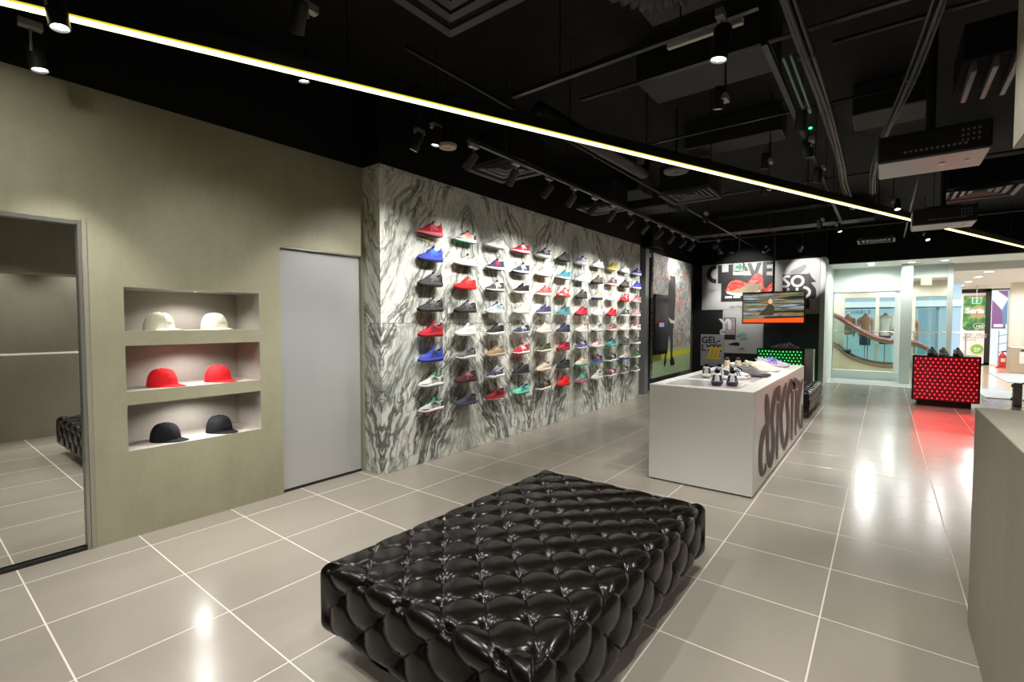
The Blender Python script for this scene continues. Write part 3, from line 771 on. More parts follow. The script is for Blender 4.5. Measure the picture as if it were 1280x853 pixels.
    return out
SNK = {k: sneaker_meshes(k) for k in ('runner', 'knit', 'court')}
PAL = dict(red=(0.42, 0.015, 0.03), bright_red=(0.62, 0.014, 0.018), pink=(0.66, 0.16, 0.20), dark_red=(0.20, 0.012, 0.02), maroon=(0.085, 0.02, 0.03), crimson=(0.45, 0.02, 0.045),
           coral=(0.62, 0.075, 0.06), blue=(0.045, 0.065, 0.40), royal=(0.07, 0.06, 0.42), sky=(0.05, 0.20, 0.55), navy=(0.035, 0.038, 0.085), slate=(0.055, 0.060, 0.085), purple=(0.055, 0.040, 0.12),
           black=(0.016, 0.015, 0.015), charcoal=(0.045, 0.043, 0.043), grey=(0.18, 0.17, 0.17), lgrey=(0.42, 0.42, 0.41), white=(0.74, 0.74, 0.72), cream=(0.66, 0.60, 0.48), offwhite=(0.62, 0.60, 0.55),
           tan=(0.30, 0.21, 0.10), beige=(0.50, 0.40, 0.30), gum=(0.40, 0.24, 0.12), olive=(0.06, 0.075, 0.035), mint=(0.12, 0.52, 0.36), teal=(0.06, 0.25, 0.27), green=(0.03, 0.30, 0.14),
           lilac=(0.52, 0.46, 0.68), peach=(0.68, 0.50, 0.42), palepink=(0.66, 0.50, 0.48), dustpink=(0.42, 0.20, 0.22), yellow=(0.72, 0.60, 0.09), brown=(0.10, 0.08, 0.065), orange=(0.62, 0.14, 0.03))
def smat(c, soft=True): return pmat('shoe_%s_%s' % (c, 'fabric' if soft else 'rubber'), PAL[c], 0.75 if soft else 0.55, spec=0.3, noise=0.10, nscale=60)
WORDS = dict(royal='violet blue', sky='bright blue', lgrey='light grey', offwhite='off-white', lilac='lilac', palepink='pale pink', dustpink='dusty pink', bright_red='bright red', dark_red='dark red', purple='dark purple', slate='slate navy')
def word(c): return WORDS.get(c, c)
def sneaker(spec, loc, rz, label, group, tilt=None):
    """spec: upper, stripes, midsole, outsole, lining, heel/toe, kind"""
    u, st_, mi, ou, li, he, kind = (list(spec) + [None] * 7)[:7]
    kind = kind or 'runner'; he = he or u; li = li or 'black'; ou = ou or mi
    t = thing('sneaker', label, 'sneaker', loc, rz, group)
    if tilt: t.rotation_euler = tilt
    me = SNK[kind]; made = {}
    for nm, c, soft in (('upper', u, 1), ('midsole', mi, 0), ('outsole', ou, 0), ('lining', li, 1), ('tongue', li if li != 'black' else u, 1), ('laces', st_ if u not in ('white', 'cream', 'offwhite') else u, 1), ('side_stripes', st_, 0), ('heel_tab', he, 0), ('toe_cap', he if kind == 'runner' else u, 1)):
        o = link(nm, me[nm], smat(c, bool(soft)), made['tongue'] if nm == 'laces' else made['upper'] if nm in ('side_stripes', 'heel_tab', 'toe_cap') else t, own=True); made[nm] = o
    return t
COLS = [
 [('red', 'pink', 'pink', 'maroon', 'red', 'red', 'knit'), ('blue', 'sky', 'blue', 'black', 'blue', 'blue', 'knit'), ('charcoal', 'grey', 'charcoal', 'black', 'black', 'black', 'knit'), ('charcoal', 'grey', 'charcoal', 'black', 'black', 'black', 'knit'),
  ('red', 'maroon', 'red', 'dark_red', 'black', 'red', 'knit'), ('blue', 'navy', 'blue', 'navy', 'black', 'blue', 'knit'), ('offwhite', 'charcoal', 'white', 'grey', 'green', 'grey'), ('lgrey', 'charcoal', 'white', 'red', 'green', 'charcoal')],
 [('lgrey', 'orange', 'white', 'green', 'charcoal', 'charcoal'), ('offwhite', 'grey', 'white', 'grey', 'maroon', 'offwhite'), ('bright_red', 'coral', 'bright_red', 'bright_red', 'bright_red', 'bright_red'), ('charcoal', 'grey', 'charcoal', 'black', 'black', 'black'),
  ('white', 'white', 'white', 'white', 'white', 'white'), ('grey', 'charcoal', 'white', 'lgrey', 'black', 'charcoal'), ('maroon', 'dustpink', 'maroon', 'maroon', 'black', 'maroon'), ('slate', 'charcoal', 'slate', 'navy', 'black', 'slate', 'court')],
 [('white', 'lgrey', 'white', 'lgrey', 'white', 'white'), ('navy', 'red', 'white', 'grey', 'navy', 'navy'), ('charcoal', 'white', 'lgrey', 'charcoal', 'black', 'charcoal'), ('lgrey', 'teal', 'white', 'white', 'navy', 'teal'),
  ('black', 'charcoal', 'white', 'white', 'black', 'black'), ('tan', 'beige', 'beige', 'gum', 'brown', 'tan'), ('navy', 'lgrey', 'white', 'white', 'lgrey', 'lgrey'), ('dark_red', 'black', 'red', 'white', 'black', 'dark_red')],
 [('red', 'white', 'white', 'red', 'red', 'red'), ('navy', 'white', 'white', 'navy', 'navy', 'navy'), ('black', 'black', 'cream', 'cream', 'black', 'black'), ('cream', 'offwhite', 'cream', 'cream', 'cream', 'cream'),
  ('navy', 'white', 'lgrey', 'lgrey', 'navy', 'navy'), ('red', 'white', 'white', 'red', 'red', 'red'), ('black', 'charcoal', 'black', 'lgrey', 'black', 'black'), ('mint', 'navy', 'mint', 'navy', 'navy', 'mint')],
 [('slate', 'lgrey', 'white', 'white', 'slate', 'lgrey'), ('white', 'white', 'cream', 'gum', 'white', 'white'), ('coral', 'pink', 'white', 'white', 'coral', 'coral'), ('purple', 'navy', 'lgrey', 'lgrey', 'purple', 'purple'),
  ('cream', 'offwhite', 'cream', 'cream', 'cream', 'cream'), ('olive', 'olive', 'cream', 'gum', 'black', 'olive'), ('beige', 'cream', 'cream', 'cream', 'brown', 'beige'), ('black', 'tan', 'white', 'white', 'black', 'black')],
 [('charcoal', 'black', 'charcoal', 'black', 'black', 'black'), ('sky', 'green', 'white', 'gum', 'green', 'sky'), ('coral', 'white', 'coral', 'coral', 'red', 'white'), ('teal', 'charcoal', 'teal', 'white', 'navy', 'teal'),
  ('navy', 'slate', 'navy', 'white', 'black', 'navy'), ('red', 'black', 'red', 'charcoal', 'black', 'black'), ('black', 'charcoal', 'charcoal', 'black', 'black', 'black'), ('bright_red', 'bright_red', 'bright_red', 'red', 'bright_red', 'bright_red')],
 [('lilac', 'white', 'white', 'white', 'navy', 'lilac'), ('white', 'white', 'white', 'white', 'white', 'white'), ('charcoal', 'brown', 'charcoal', 'black', 'black', 'black'), ('crimson', 'red', 'crimson', 'dark_red', 'black', 'crimson'),
  ('palepink', 'cream', 'white', 'white', 'gum', 'palepink'), ('slate', 'lilac', 'lilac', 'white', 'navy', 'blue'), ('peach', 'cream', 'mint', 'mint', 'gum', 'peach'), ('grey', 'mint', 'pink', 'pink', 'green', 'charcoal')],
 [('white', 'white', 'white', 'lgrey', 'white', 'white'), ('brown', 'grey', 'charcoal', 'black', 'brown', 'brown'), ('lgrey', 'yellow', 'slate', 'slate', 'beige', 'teal'), ('white', 'white', 'white', 'white', 'white', 'white'),
  ('offwhite', 'charcoal', 'white', 'charcoal', 'black', 'charcoal'), ('palepink', 'dustpink', 'white', 'white', 'dustpink', 'offwhite'), ('navy', 'pink', 'sky', 'lgrey', 'black', 'navy'), ('offwhite', 'lgrey', 'white', 'white', 'black', 'lgrey')],
 [('yellow', 'yellow', 'white', 'yellow', 'yellow', 'yellow'), ('slate', 'lgrey', 'white', 'red', 'grey', 'red'), ('white', 'lgrey', 'white', 'white', 'white', 'white'), ('bright_red', 'red', 'red', 'dark_red', 'red', 'bright_red'),
  ('grey', 'red', 'white', 'red', 'black', 'red'), ('teal', 'navy', 'mint', 'mint', 'navy', 'navy'), ('black', 'lgrey', 'white', 'white', 'black', 'black'), ('navy', 'white', 'white', 'lgrey', 'red', 'red')],
 [('white', 'lgrey', 'white', 'white', 'white', 'white'), ('brown', 'charcoal', 'charcoal', 'black', 'black', 'charcoal'), ('bright_red', 'white', 'red', 'red', 'bright_red', 'coral'), ('charcoal', 'lgrey', 'white', 'white', 'black', 'charcoal'),
  ('cream', 'offwhite', 'white', 'white', 'cream', 'cream'), ('charcoal', 'grey', 'grey', 'charcoal', 'brown', 'charcoal'), ('beige', 'lgrey', 'blue', 'blue', 'beige', 'slate'), ('charcoal', 'lgrey', 'lgrey', 'lgrey', 'black', 'grey')],
 [('royal', 'lilac', 'white', 'white', 'royal', 'royal'), ('royal', 'blue', 'white', 'white', 'royal', 'blue'), ('dustpink', 'grey', 'lgrey', 'lgrey', 'red', 'grey'), ('dustpink', 'palepink', 'white', 'lgrey', 'dustpink', 'dustpink'),
  ('palepink', 'dustpink', 'offwhite', 'offwhite', 'dustpink', 'palepink'), ('olive', 'grey', 'white', 'white', 'black', 'olive'), ('olive', 'green', 'white', 'white', 'black', 'olive'), ('olive', 'lgrey', 'white', 'white', 'black', 'olive')],
]
ORD = ['first', 'second', 'third', 'fourth', 'fifth', 'sixth', 'seventh', 'eighth', 'ninth', 'tenth', 'eleventh']
shelf_me = MB().box(-0.112, 0.0, -0.145, 0.145, -0.006, 0.0, 0.001).box(0.0, 0.005, -0.145, 0.145, -0.03, 0.012).mesh('ledge')
shelf_me = MB().box(0.0, 0.125, -0.13, 0.13, -0.005, 0.0, 0.0008).mesh('ledge'); shelf_me.materials.append(ACRYL)
back_me = MB().box(0.0, 0.004, -0.13, 0.13, -0.075, -0.005, 0.0006).mesh('back_plate'); back_me.materials.append(ACRYL)
pin_me = MB().lathe([(0.0001, 0.0025), (0.004, 0.002), (0.005, 0.0)], n=8).mesh('fixing_cap', True); pin_me.materials.append(STEEL)
for ci, col in enumerate(COLS):
    for ri, spec in enumerate(col):
        y = 3.51 + 0.5305 * ci; z = 0.556 + 0.2635 * (7 - ri)
        place = '%s from top in %s column from sliding door' % (ORD[ri], ORD[ci])
        sh = thing('sneaker_shelf', 'clear acrylic shelf on marble, %s' % place, 'shelf', (MX + 0.0005, y, z), 0, 'clear shelves on the marble wall')
        link('ledge', shelf_me, ACRYL, sh); link('back_plate', back_me, ACRYL, sh)
        for q in (-0.09, 0.09):
            p = link('fixing_cap', pin_me, STEEL, sh); p.location = (0.004, q, -0.05); p.rotation_euler = (0, PI / 2, 0)
        u, s_, m_ = spec[0], spec[1], spec[2]
        tail = ''
        if m_ != u: tail = ' with %s sole' % word(m_)
        if not tail and s_ != u: tail = ' with %s stripes' % word(s_)
        j = 4.0 * (rnd.random() - 0.5)
        sneaker(spec, (MX + 0.071, y, z + 0.0002), -PI / 2 + math.radians(j), '%s sneaker%s, %s' % (word(u), tail, place), 'sneakers on the marble wall')

# ---- sneakers on the white table
tz = TBZ + 0.0027
def tshoe(spec, x, y, deg, label):
    return sneaker(spec, (x, y, tz), math.radians(deg), label, 'sneakers on the white table')
WN = ('white', 'navy', 'navy', 'red', 'navy', 'navy')
tshoe(WN, -1.245, 4.80, 104, 'white and navy sneaker with red outsole, marble side of the pair beside the table edge')
tshoe(WN, -1.120, 4.84, 103, 'white and navy sneaker with red outsole, aisle side of the pair beside the table edge')
GN = ('lgrey', 'navy', 'offwhite', 'grey', 'charcoal', 'slate')
tshoe(GN, -1.515, 5.42, 104, 'grey and navy sneaker, marble side of its pair on the white table')
tshoe(GN, -1.395, 5.46, 102, 'grey and navy sneaker, aisle side of its pair on the white table')
tshoe(('white', 'navy', 'white', 'pink', 'black', 'slate'), -1.20, 5.33, 52, 'white sneaker with pink outsole between navy pair and dark grey sneaker')
DG = ('grey', 'grey', 'charcoal', 'charcoal', 'charcoal', 'charcoal')
tshoe(DG, -1.10, 5.66, 14, 'dark grey suede sneaker, aisle side of its pair on the white table')
tshoe(DG, -1.20, 5.80, 16, 'dark grey suede sneaker, marble side of its pair on the white table')
BG = ('beige', 'cream', 'offwhite', 'cream', 'brown', 'beige')
tshoe(BG, -1.560, 6.46, 104, 'beige sneaker, marble side of the beige pair on white table')
tshoe(BG, -1.440, 6.50, 102, 'beige sneaker, aisle side of the beige pair on white table')
CR = ('cream', 'offwhite', 'cream', 'gum', 'cream', 'cream')
tshoe(CR, -1.12, 6.38, 14, 'cream sneaker with gum outsole, aisle side of its pair on white table')
tshoe(CR, -1.20, 6.53, 16, 'cream sneaker with gum outsole, marble side of its pair on white table')
LI = ('lilac', 'royal', 'palepink', 'lgrey', 'royal', 'lilac')
tshoe(LI, -1.13, 7.12, 14, 'lilac sneaker, aisle side of the lilac pair on the white table')
tshoe(LI, -1.20, 7.28, 16, 'lilac sneaker, marble side of the lilac pair on the white table')
# ================================================================== graphics at the back
PGREY = pmat('poster_light_grey', (0.43, 0.43, 0.42), 0.55, noise=0.03)
PWHITE = pmat('poster_white', (0.70, 0.70, 0.69), 0.55, noise=0.02)
PBLACK = pmat('poster_black', (0.010, 0.010, 0.010), 0.5, noise=0.1)
PMID = pmat('poster_mid_grey', (0.24, 0.24, 0.24), 0.55)
PYEL = pmat('poster_yellow', (0.75, 0.55, 0.03), 0.5)
BOARD = {}
def panel(name, label, x0, x1, z0, z1, mat, front=0.03, back=0.0005):
    """board on the back wall; its face stands `front` metres off the wall"""
    t = thing(name, label, 'poster', ((x0 + x1) / 2, BACKY - front, z0))
    t_b = rel(MB().box(x0, x1, BACKY - front, BACKY - back, z0, z1, 0.002), t).build('board', mat, t)
    BOARD[t.name] = t_b
    return t
class Flat:
    """flat printed shapes on a board at plane y = Y"""
    def __init__(s, root, Y, step=0.0012): s.r = root; s.Y = Y; s.k = 0; s.step = step; s.p = BOARD.get(root.name, root)
    def fn(s):
        s.k += 1; Yk = s.Y - s.step * s.k
        return lambda u, v, t: (u, Yk - t, v)
    def poly(s, name, pts, mat):
        m = MB().prism(pts, s.fn(), 0.0, 0.0008); return rel(m, s.r).build(name, mat, s.p)
    def rect(s, name, x0, x1, z0, z1, mat): return s.poly(name, [(x0, z0), (x1, z0), (x1, z1), (x0, z1)], mat)
    def band(s, name, pts, wd, mat):
        m = MB(); stroke(m, pts, wd, s.fn(), 0.0, 0.0008); return rel(m, s.r).build(name, mat, s.p)
    def text(s, name, body, size, x, z, mat, bold=0.0, sx=1.0, align='LEFT'):
        s.k += 1
        M = Matrix.Translation(-Vector(s.r.location)) @ frame((x, s.Y - s.step * s.k, z), (1, 0, 0), (0, 0, 1))
        return text_mesh(name, body, size, mat, s.p, M, bold, 0.0005, align, sx)
    def ellipse(s, name, c, rx, rz, mat, n=28): return s.poly(name, arc_pts(c, rx, rz, 0, 360 - 360 / n, n - 1), mat)
def bz(px, py): p = on_y(px, py, BACKY - 0.03); return p.x, p.z

# --- big shoe poster with heavy black letters
x0, z1 = bz(878, 331.5); x1, z0 = bz(966.5, 386.5); z1 = WT - 0.005
pA = panel('shoe_poster', 'grey poster with heavy black letters around a glowing red sneaker picture', x0, x1, z0, z1, PGREY)
fA = Flat(pA, BACKY - 0.03)
cx, cz = bz(889, 344); ch = 0.205
fA.band('letter', arc_pts((x0 + 0.36, z1 - 0.25), 0.19, 0.19, 90, 270, 18), 0.11, PBLACK)      # C
fA.rect('letter', x0 + 0.40, x0 + 0.50, z1 - 0.50, z1 - 0.02, PBLACK)                            # H
fA.rect('letter', x0 + 0.50, x0 + 0.68, z1 - 0.31, z1 - 0.21, PBLACK); fA.rect('letter', x0 + 0.66, x0 + 0.77, z1 - 0.50, z1 - 0.02, PBLACK)
fA.band('letter', arc_pts((x0 + 0.98, z1 - 0.22), 0.11, 0.13, 180, 0, 14), 0.07, PBLACK); fA.rect('letter', x0 + 0.86, x0 + 1.06, z1 - 0.10, z1 - 0.02, PBLACK)
fA.poly('letter', [(x0 + 1.10, z1 - 0.02), (x0 + 1.20, z1 - 0.02), (x0 + 1.27, z1 - 0.24), (x0 + 1.34, z1 - 0.02), (x0 + 1.44, z1 - 0.02), (x0 + 1.32, z1 - 0.36), (x0 + 1.22, z1 - 0.36)], PBLACK)   # V
fA.rect('letter', x0 + 1.46, x0 + 1.55, z1 - 0.46, z1 - 0.01, PBLACK)
for k in range(3): fA.rect('letter', x0 + 1.5, x0 + 1.69 - 0.02 * k, z1 - 0.09 - 0.17 * k, z1 - 0.01 - 0.17 * k, PBLACK)
# picture: dark ground, red glow shapes and a light sneaker
qx0, qz1 = bz(902, 342.5); qx1, qz0 = bz(966.3, 375.5)
fA.poly('picture_ground', [(qx0, qz0), (qx1 - 0.35, qz0), (qx1 - 0.35, qz0 + 0.16), (qx1, qz0 + 0.16), (qx1, qz1 - 0.12), (qx0, qz1 - 0.03)], PBLACK)
GLOW = NT('printed_red_glow'); tc_ = GLOW.n('TexCoord').outputs['Object']
GLOW.set(Base_Color=GLOW.ramp(GLOW.noise(GLOW.mapping(tc_, sc=(2, 1, 5)), 3.5, 4, 0.6, 1.0), [(0.35, (0.25, 0.008, 0.005)), (0.5, (0.75, 0.03, 0.02)), (0.62, (0.80, 0.25, 0.18)), (0.75, (0.10, 0.45, 0.04))]), Roughness=0.5)
fA.poly('picture_glow', smooth_path([(qx0 + 0.10, qz0 + 0.26), (qx0 + 0.22, qz0 + 0.50), (qx0 + 0.42, qz0 + 0.54), (qx0 + 0.62, qz0 + 0.46), (qx0 + 0.80, qz0 + 0.66), (qx0 + 0.95, qz0 + 0.64), (qx1 - 0.18, qz0 + 0.30), (qx1 - 0.02, qz0 + 0.44), (qx1 - 0.02, qz0 + 0.24), (qx1 - 0.3, qz0 + 0.20), (qx0 + 0.4, qz0 + 0.18), (qx0 + 0.10, qz0 + 0.26)], 4), GLOW.m)
fA.poly('picture_sneaker', smooth_path([(qx0 + 0.16, qz0 + 0.24), (qx0 + 0.35, qz0 + 0.19), (qx0 + 0.85, qz0 + 0.20), (qx1 - 0.28, qz0 + 0.26), (qx1 - 0.26, qz0 + 0.42), (qx1 - 0.36, qz0 + 0.42), (qx0 + 0.66, qz0 + 0.44), (qx0 + 0.50, qz0 + 0.34), (qx0 + 0.16, qz0 + 0.24)], 4), pmat('printed_khaki', (0.30, 0.25, 0.16), 0.6, noise=0.4, nscale=12))
fA.band('picture_sole', smooth_path([(qx0 + 0.14, qz0 + 0.24), (qx0 + 0.35, qz0 + 0.175), (qx0 + 0.75, qz0 + 0.17), (qx1 - 0.28, qz0 + 0.24)], 5), 0.06, PWHITE)
# second row of letters and small captions
for a in (qx0 + 0.10, qx0 + 0.30): fA.rect('letter_bar', a, a + 0.17, qz0 + 0.08, qz0 + 0.13, PWHITE)
fA.text('caption', 'GEL-LYTE III SINCE 1990', 0.030, x0 + 0.12, z0 + 0.52, PBLACK); fA.text('caption', 'REBORN', 0.030, x0 + 0.20, z0 + 0.47, PBLACK)
fA.text('caption', 'asics TIGER', 0.07, qx0 + 0.22, z0 + 0.06, PMID, 0.002)

# --- SOLID poster
x0, _ = bz(967.2, 330); x1, z0 = bz(1024.5, 392.5)
pB = panel('solid_poster', 'grey poster with the word SOLID over a dark sneaker photograph', x0, -1.225, z0, WT - 0.005, PGREY)
fB = Flat(pB, BACKY - 0.03)
ax, az = bz(978, 343.5); bx, b0 = bz(1012, 386)
fB.poly('picture_shoe', smooth_path([bz(987, 342), bz(989, 339), bz(1001, 333), bz(1007, 331), bz(1008, 334), bz(1003, 340), bz(998, 344)], 4), PMID)
fB.poly('picture_block', [bz(978, 343.5), bz(1012, 342.5), bz(1012, 386), bz(978, 387)], pmat('printed_charcoal', (0.035, 0.033, 0.033), 0.5, noise=0.3, nscale=8))
fB.poly('picture_shoe', smooth_path([bz(1011, 340), bz(1015, 347), bz(1020, 352), bz(1017, 353), bz(1014, 354), bz(1020, 362), bz(1019, 373), bz(1011, 373)], 4), PBLACK)
def so_letter(cpx, cpy, r, w_): fB.band('letter', arc_pts(bz(cpx, cpy), r, r, 0, 360, 28), w_, PWHITE)
so_letter(997, 351.6, 0.115, 0.062)
sx_, sz_ = bz(983, 352)
fB.band('letter', smooth_path([(sx_ + 0.075, sz_ + 0.115), (sx_ - 0.01, sz_ + 0.12), (sx_ - 0.055, sz_ + 0.065), (sx_, sz_), (sx_ + 0.055, sz_ - 0.065), (sx_ + 0.01, sz_ - 0.12), (sx_ - 0.08, sz_ - 0.115)], 6), 0.058, PWHITE)
fB.rect('letter', sx_ + 0.01, sx_ + 0.07, sz_ - 0.40, sz_ - 0.16, PWHITE); fB.rect('letter', sx_ + 0.20, sx_ + 0.26, sz_ - 0.40, sz_ - 0.16, PWHITE)
fB.band('letter', arc_pts((sx_ + 0.36, sz_ - 0.28), 0.13, 0.12, 90, -90, 14), 0.06, PWHITE)

# --- lower boards
xk0, zk1 = bz(877, 388); xk1, zk0 = bz(903, 470)
x0, z1 = bz(903.5, 387.5); x1, z0 = bz(953.5, 443)
pC = panel('runner_poster', 'pale grey poster with small flying sneakers and a street photograph', x0, x1, z0, z1, PGREY, 0.022)
fC = Flat(pC, BACKY - 0.022)
def cz_(px, py): p = on_y(px, py, BACKY - 0.022); return (p.x, p.z)
a = cz_(905, 397.5); b = cz_(919.5, 425)
fC.rect('picture_frame', a[0], b[0], b[1], a[1], PBLACK)
fC.rect('picture', a[0] + 0.02, b[0] - 0.02, cz_(905, 418.5)[1], a[1] - 0.02, pmat('printed_street', (0.36, 0.30, 0.34), 0.6, noise=0.7, nscale=9))
fC.poly('picture_coat', [cz_(910.2, 412), cz_(909.5, 402), cz_(911.5, 399), cz_(914, 402), cz_(914, 412)], PWHITE)
fC.rect('picture_legs', cz_(911, 417.5)[0], cz_(913, 417.5)[0], cz_(911, 417.5)[1], cz_(911, 412)[1], pmat('printed_skin', (0.55, 0.30, 0.22), 0.6))
fC.text('letter', 'Y', 0.36, cz_(899.6, 410)[0], cz_(900, 411)[1], PWHITE, 0.012)
fC.text('letter', 'c', 0.30, cz_(899.6, 418)[0], cz_(900, 418.5)[1], PWHITE, 0.014)
def mini_shoe(px, py, sc, deg, mat):
    c = cz_(px, py); pts = [(-0.16, -0.04), (0.15, -0.05), (0.17, 0.03), (0.10, 0.06), (0.03, 0.045), (-0.10, 0.0)]
    r = math.radians(deg); fC.poly('picture_sneaker', smooth_path([(c[0] + sc * (u * math.cos(r) - v * math.sin(r)), c[1] + sc * (u * math.sin(r) + v * math.cos(r))) for u, v in pts + pts[:1]], 3), mat)
mini_shoe(917, 430, 0.8, -4, PBLACK); mini_shoe(928, 424, 0.6, 10, PMID); mini_shoe(925, 419, 0.8, 12, pmat('printed_mint', (0.10, 0.42, 0.30), 0.6)); mini_shoe(926, 436, 0.55, 0, PMID)
x0, z1 = bz(876.3, 418); x1, z0 = bz(905, 458.5)
pD = panel('gel_lyte_poster', 'grey poster reading GEL-LYTE with a bold yellow roman three', x0, x1, z0, z1, pmat('poster_blue_grey', (0.36, 0.37, 0.38), 0.55), 0.045, 0.0265)
fD = Flat(pD, BACKY - 0.045)
dx, dz = x1 - x0, z1 - z0
fD.text('letter', 'GEL-', 0.245, x0 + 0.02, z1 - 0.23, PBLACK, 0.006, 0.95); fD.text('letter', 'LYTE', 0.245, x0 + 0.02, z1 - 0.44, PBLACK, 0.006, 0.95)
yx0, yz0 = x0 + 0.13, z0 + 0.18
sh_ = 0.06
for k in range(3): fD.poly('numeral', [(yx0 + 0.05 + 0.10 * k, yz0 + 0.03), (yx0 + 0.115 + 0.10 * k, yz0 + 0.03), (yx0 + 0.115 + 0.10 * k + sh_, yz0 + 0.29), (yx0 + 0.05 + 0.10 * k + sh_, yz0 + 0.29)], PYEL)
fD.poly('numeral', [(yx0, yz0), (yx0 + 0.37, yz0), (yx0 + 0.385, yz0 + 0.055), (yx0 + 0.015, yz0 + 0.055)], PYEL)
fD.poly('numeral', [(yx0 + 0.05, yz0 + 0.26), (yx0 + 0.42, yz0 + 0.26), (yx0 + 0.435, yz0 + 0.315), (yx0 + 0.065, yz0 + 0.315)], PYEL)
fD.text('caption', 'asics TIGER', 0.032, x0 + 0.22, z0 + 0.07, PBLACK)
# green backdrop board
GRN = NT('printed_green_landscape'); g_ = GRN.n('NewGeometry').outputs['Position']; s_ = GRN.n('SeparateXYZ'); GRN.l(g_, s_.inputs[0])
nn = GRN.noise(GRN.mapping(g_, sc=(1.5, 1, 3)), 2.2, 4)
GRN.set(Base_Color=GRN.ramp(GRN.math('ADD', GRN.math('MULTIPLY', s_.outputs['Z'], 0.55), GRN.math('MULTIPLY', nn, 0.30)), [(0.28, (0.01, 0.22, 0.03)), (0.55, (0.012, 0.16, 0.03)), (0.72, (0.01, 0.05, 0.07)), (0.86, (0.006, 0.010, 0.012))]), Roughness=0.4)
x0, z1 = bz(955, 393.2); 
pE = panel('green_backdrop', 'dark backdrop board fading to green hills behind the green podium', x0, -1.225, 0.02, z1, GRN.m, 0.02)

# ================================================================== hanging screen
def screen_mat():
    k = NT('screen_motion_picture'); tc = k.n('TexCoord').outputs['Object']; sp = k.n('SeparateXYZ'); k.l(tc, sp.inputs[0])
    a = k.noise(k.mapping(tc, sc=(0.40, 1, 14)), 1.7, 4, 0.65, 0.1); b = k.noise(k.mapping(tc, loc=(4, 0, 2), sc=(0.5, 1, 16)), 1.3, 3)
    c = k.ramp(a, [(0.30, (0.01, 0.012, 0.02)), (0.42, (0.06, 0.14, 0.02)), (0.48, (0.34, 0.17, 0.05)), (0.53, (0.03, 0.08, 0.12)), (0.60, (0.45, 0.55, 0.62)), (0.70, (0.16, 0.05, 0.02))])
    c = k.mix(k.math('GREATER_THAN', b, 0.55), c, (0.02, 0.02, 0.025))
    red = k.math('LESS_THAN', k.math('ADD', sp.outputs['Z'], k.math('MULTIPLY', sp.outputs['X'], -0.03)), 0.125)
    c = k.mix(red, c, (0.85, 0.10, 0.01))
    k.set(Base_Color=(0.01, 0.01, 0.01), Emission_Color=c, Emission_Strength=0.62, Roughness=0.2); return k.m
SY = 12.7
a = on_y(928, 366, SY); b = on_y(1006, 405, SY)
tv = thing('hanging_screen', 'wide flat screen showing streaked orange and blue motion, hanging before the posters', 'screen', ((a.x + b.x) / 2, SY, b.z))
rel(MB().box(a.x, b.x, SY, SY + 0.05, b.z, a.z, 0.004), tv).build('housing', pmat('screen_bezel', (0.008, 0.008, 0.008), 0.3), tv)
rel(MB().box(a.x + 0.025, b.x - 0.025, SY - 0.0015, SY + 0.001, b.z + 0.03, a.z - 0.025), tv).build('display', screen_mat(), tv)
cxm = (a.x + b.x) / 2
rel(MB().tube([(cxm, SY + 0.08, a.z - 0.2), (cxm, SY + 0.08, SLAB)], 0.025, 10), tv).build('hanger_pole', BLACKM, tv)
rel(MB().box(cxm - 0.2, cxm + 0.2, SY + 0.05, SY + 0.075, b.z + 0.2, a.z - 0.12), tv).build('mount_plate', BLACKM, tv)
# figure on the screen
fT = Flat(tv, SY - 0.002)
fx, fz = on_y(962, 380, SY).x, on_y(962, 380, SY).z
fT.poly('picture_runner', smooth_path([(fx - 0.24, fz - 0.26), (fx - 0.08, fz - 0.10), (fx - 0.03, fz - 0.01), (fx + 0.04, fz - 0.01), (fx + 0.10, fz - 0.10), (fx + 0.07, fz - 0.26), (fx - 0.24, fz - 0.26)], 4), emat('screen_runner', (0.03, 0.025, 0.015), 1.0))
fT.ellipse('picture_head', (fx + 0.015, fz + 0.055), 0.045, 0.06, emat('screen_face', (0.45, 0.28, 0.16), 1.0))

# ================================================================== LED display boxes
def led_box(name, label, cat, x0, x1, y0, dep, z0, z1, rows, cols, panelcol, ledcol, strength, pmatname, side_mat, zled0, pk=0.003):
    t = thing(name, label, cat, ((x0 + x1) / 2, y0 + dep / 2, 0))
    rel(MB().box(x0, x1, y0, y0 + dep, z0, z1, 0.003), t).build('case', side_mat, t)
    rel(MB().box(x0 + 0.08, x1 - 0.10, y0 + 0.06, y0 + dep - 0.06, 0.0, z0), t).build('plinth', BLACKM, t)
    b = rel(MB().box(x0 + 0.02, x1 - 0.02, y0 - 0.006, y0 + 0.001, zled0, z1 - 0.02), t).build('front_panel', emat(pmatname, panelcol, strength * pk), t)
    L = MB()
    for r in range(rows):
        z = zled0 + 0.035 + (z1 - 0.02 - zled0 - 0.07) * r / (rows - 1)
        n = cols if r % 2 else cols - 1
        for c in range(n):
            stp = (x1 - x0 - 0.09) / (cols - 1); x = x0 + 0.045 + stp * (c + (0 if r % 2 else 0.5))
            L.add([(x + 0.0058 * math.cos(i * PI / 3), y0 - 0.0065, z + 0.0058 * math.sin(i * PI / 3)) for i in range(6)] + [(x, y0 - 0.013, z)], [(i, (i + 1) % 6, 6) for i in range(6)])
    o = rel(L, t).build('led_lights', emat(pmatname + '_led', ledcol, strength), b); o['kind'] = 'stuff'
    return t
GLOSSB = pmat('gloss_black_case', (0.006, 0.006, 0.006), 0.12, noise=0)
led_box('red_led_display', 'black display box with a front full of red LED dots', 'display box', 0.415, 1.315, 11.35, 0.55, 0.10, 0.905, 12, 13, (1.0, 0.004, 0.012), (1.0, 0.003, 0.009), 60.0, 'red_panel', GLOSSB, 0.115, 0.0009)
pa, pb = on_y(946, 436, 12.0), on_y(1004.5, 437, 12.0)
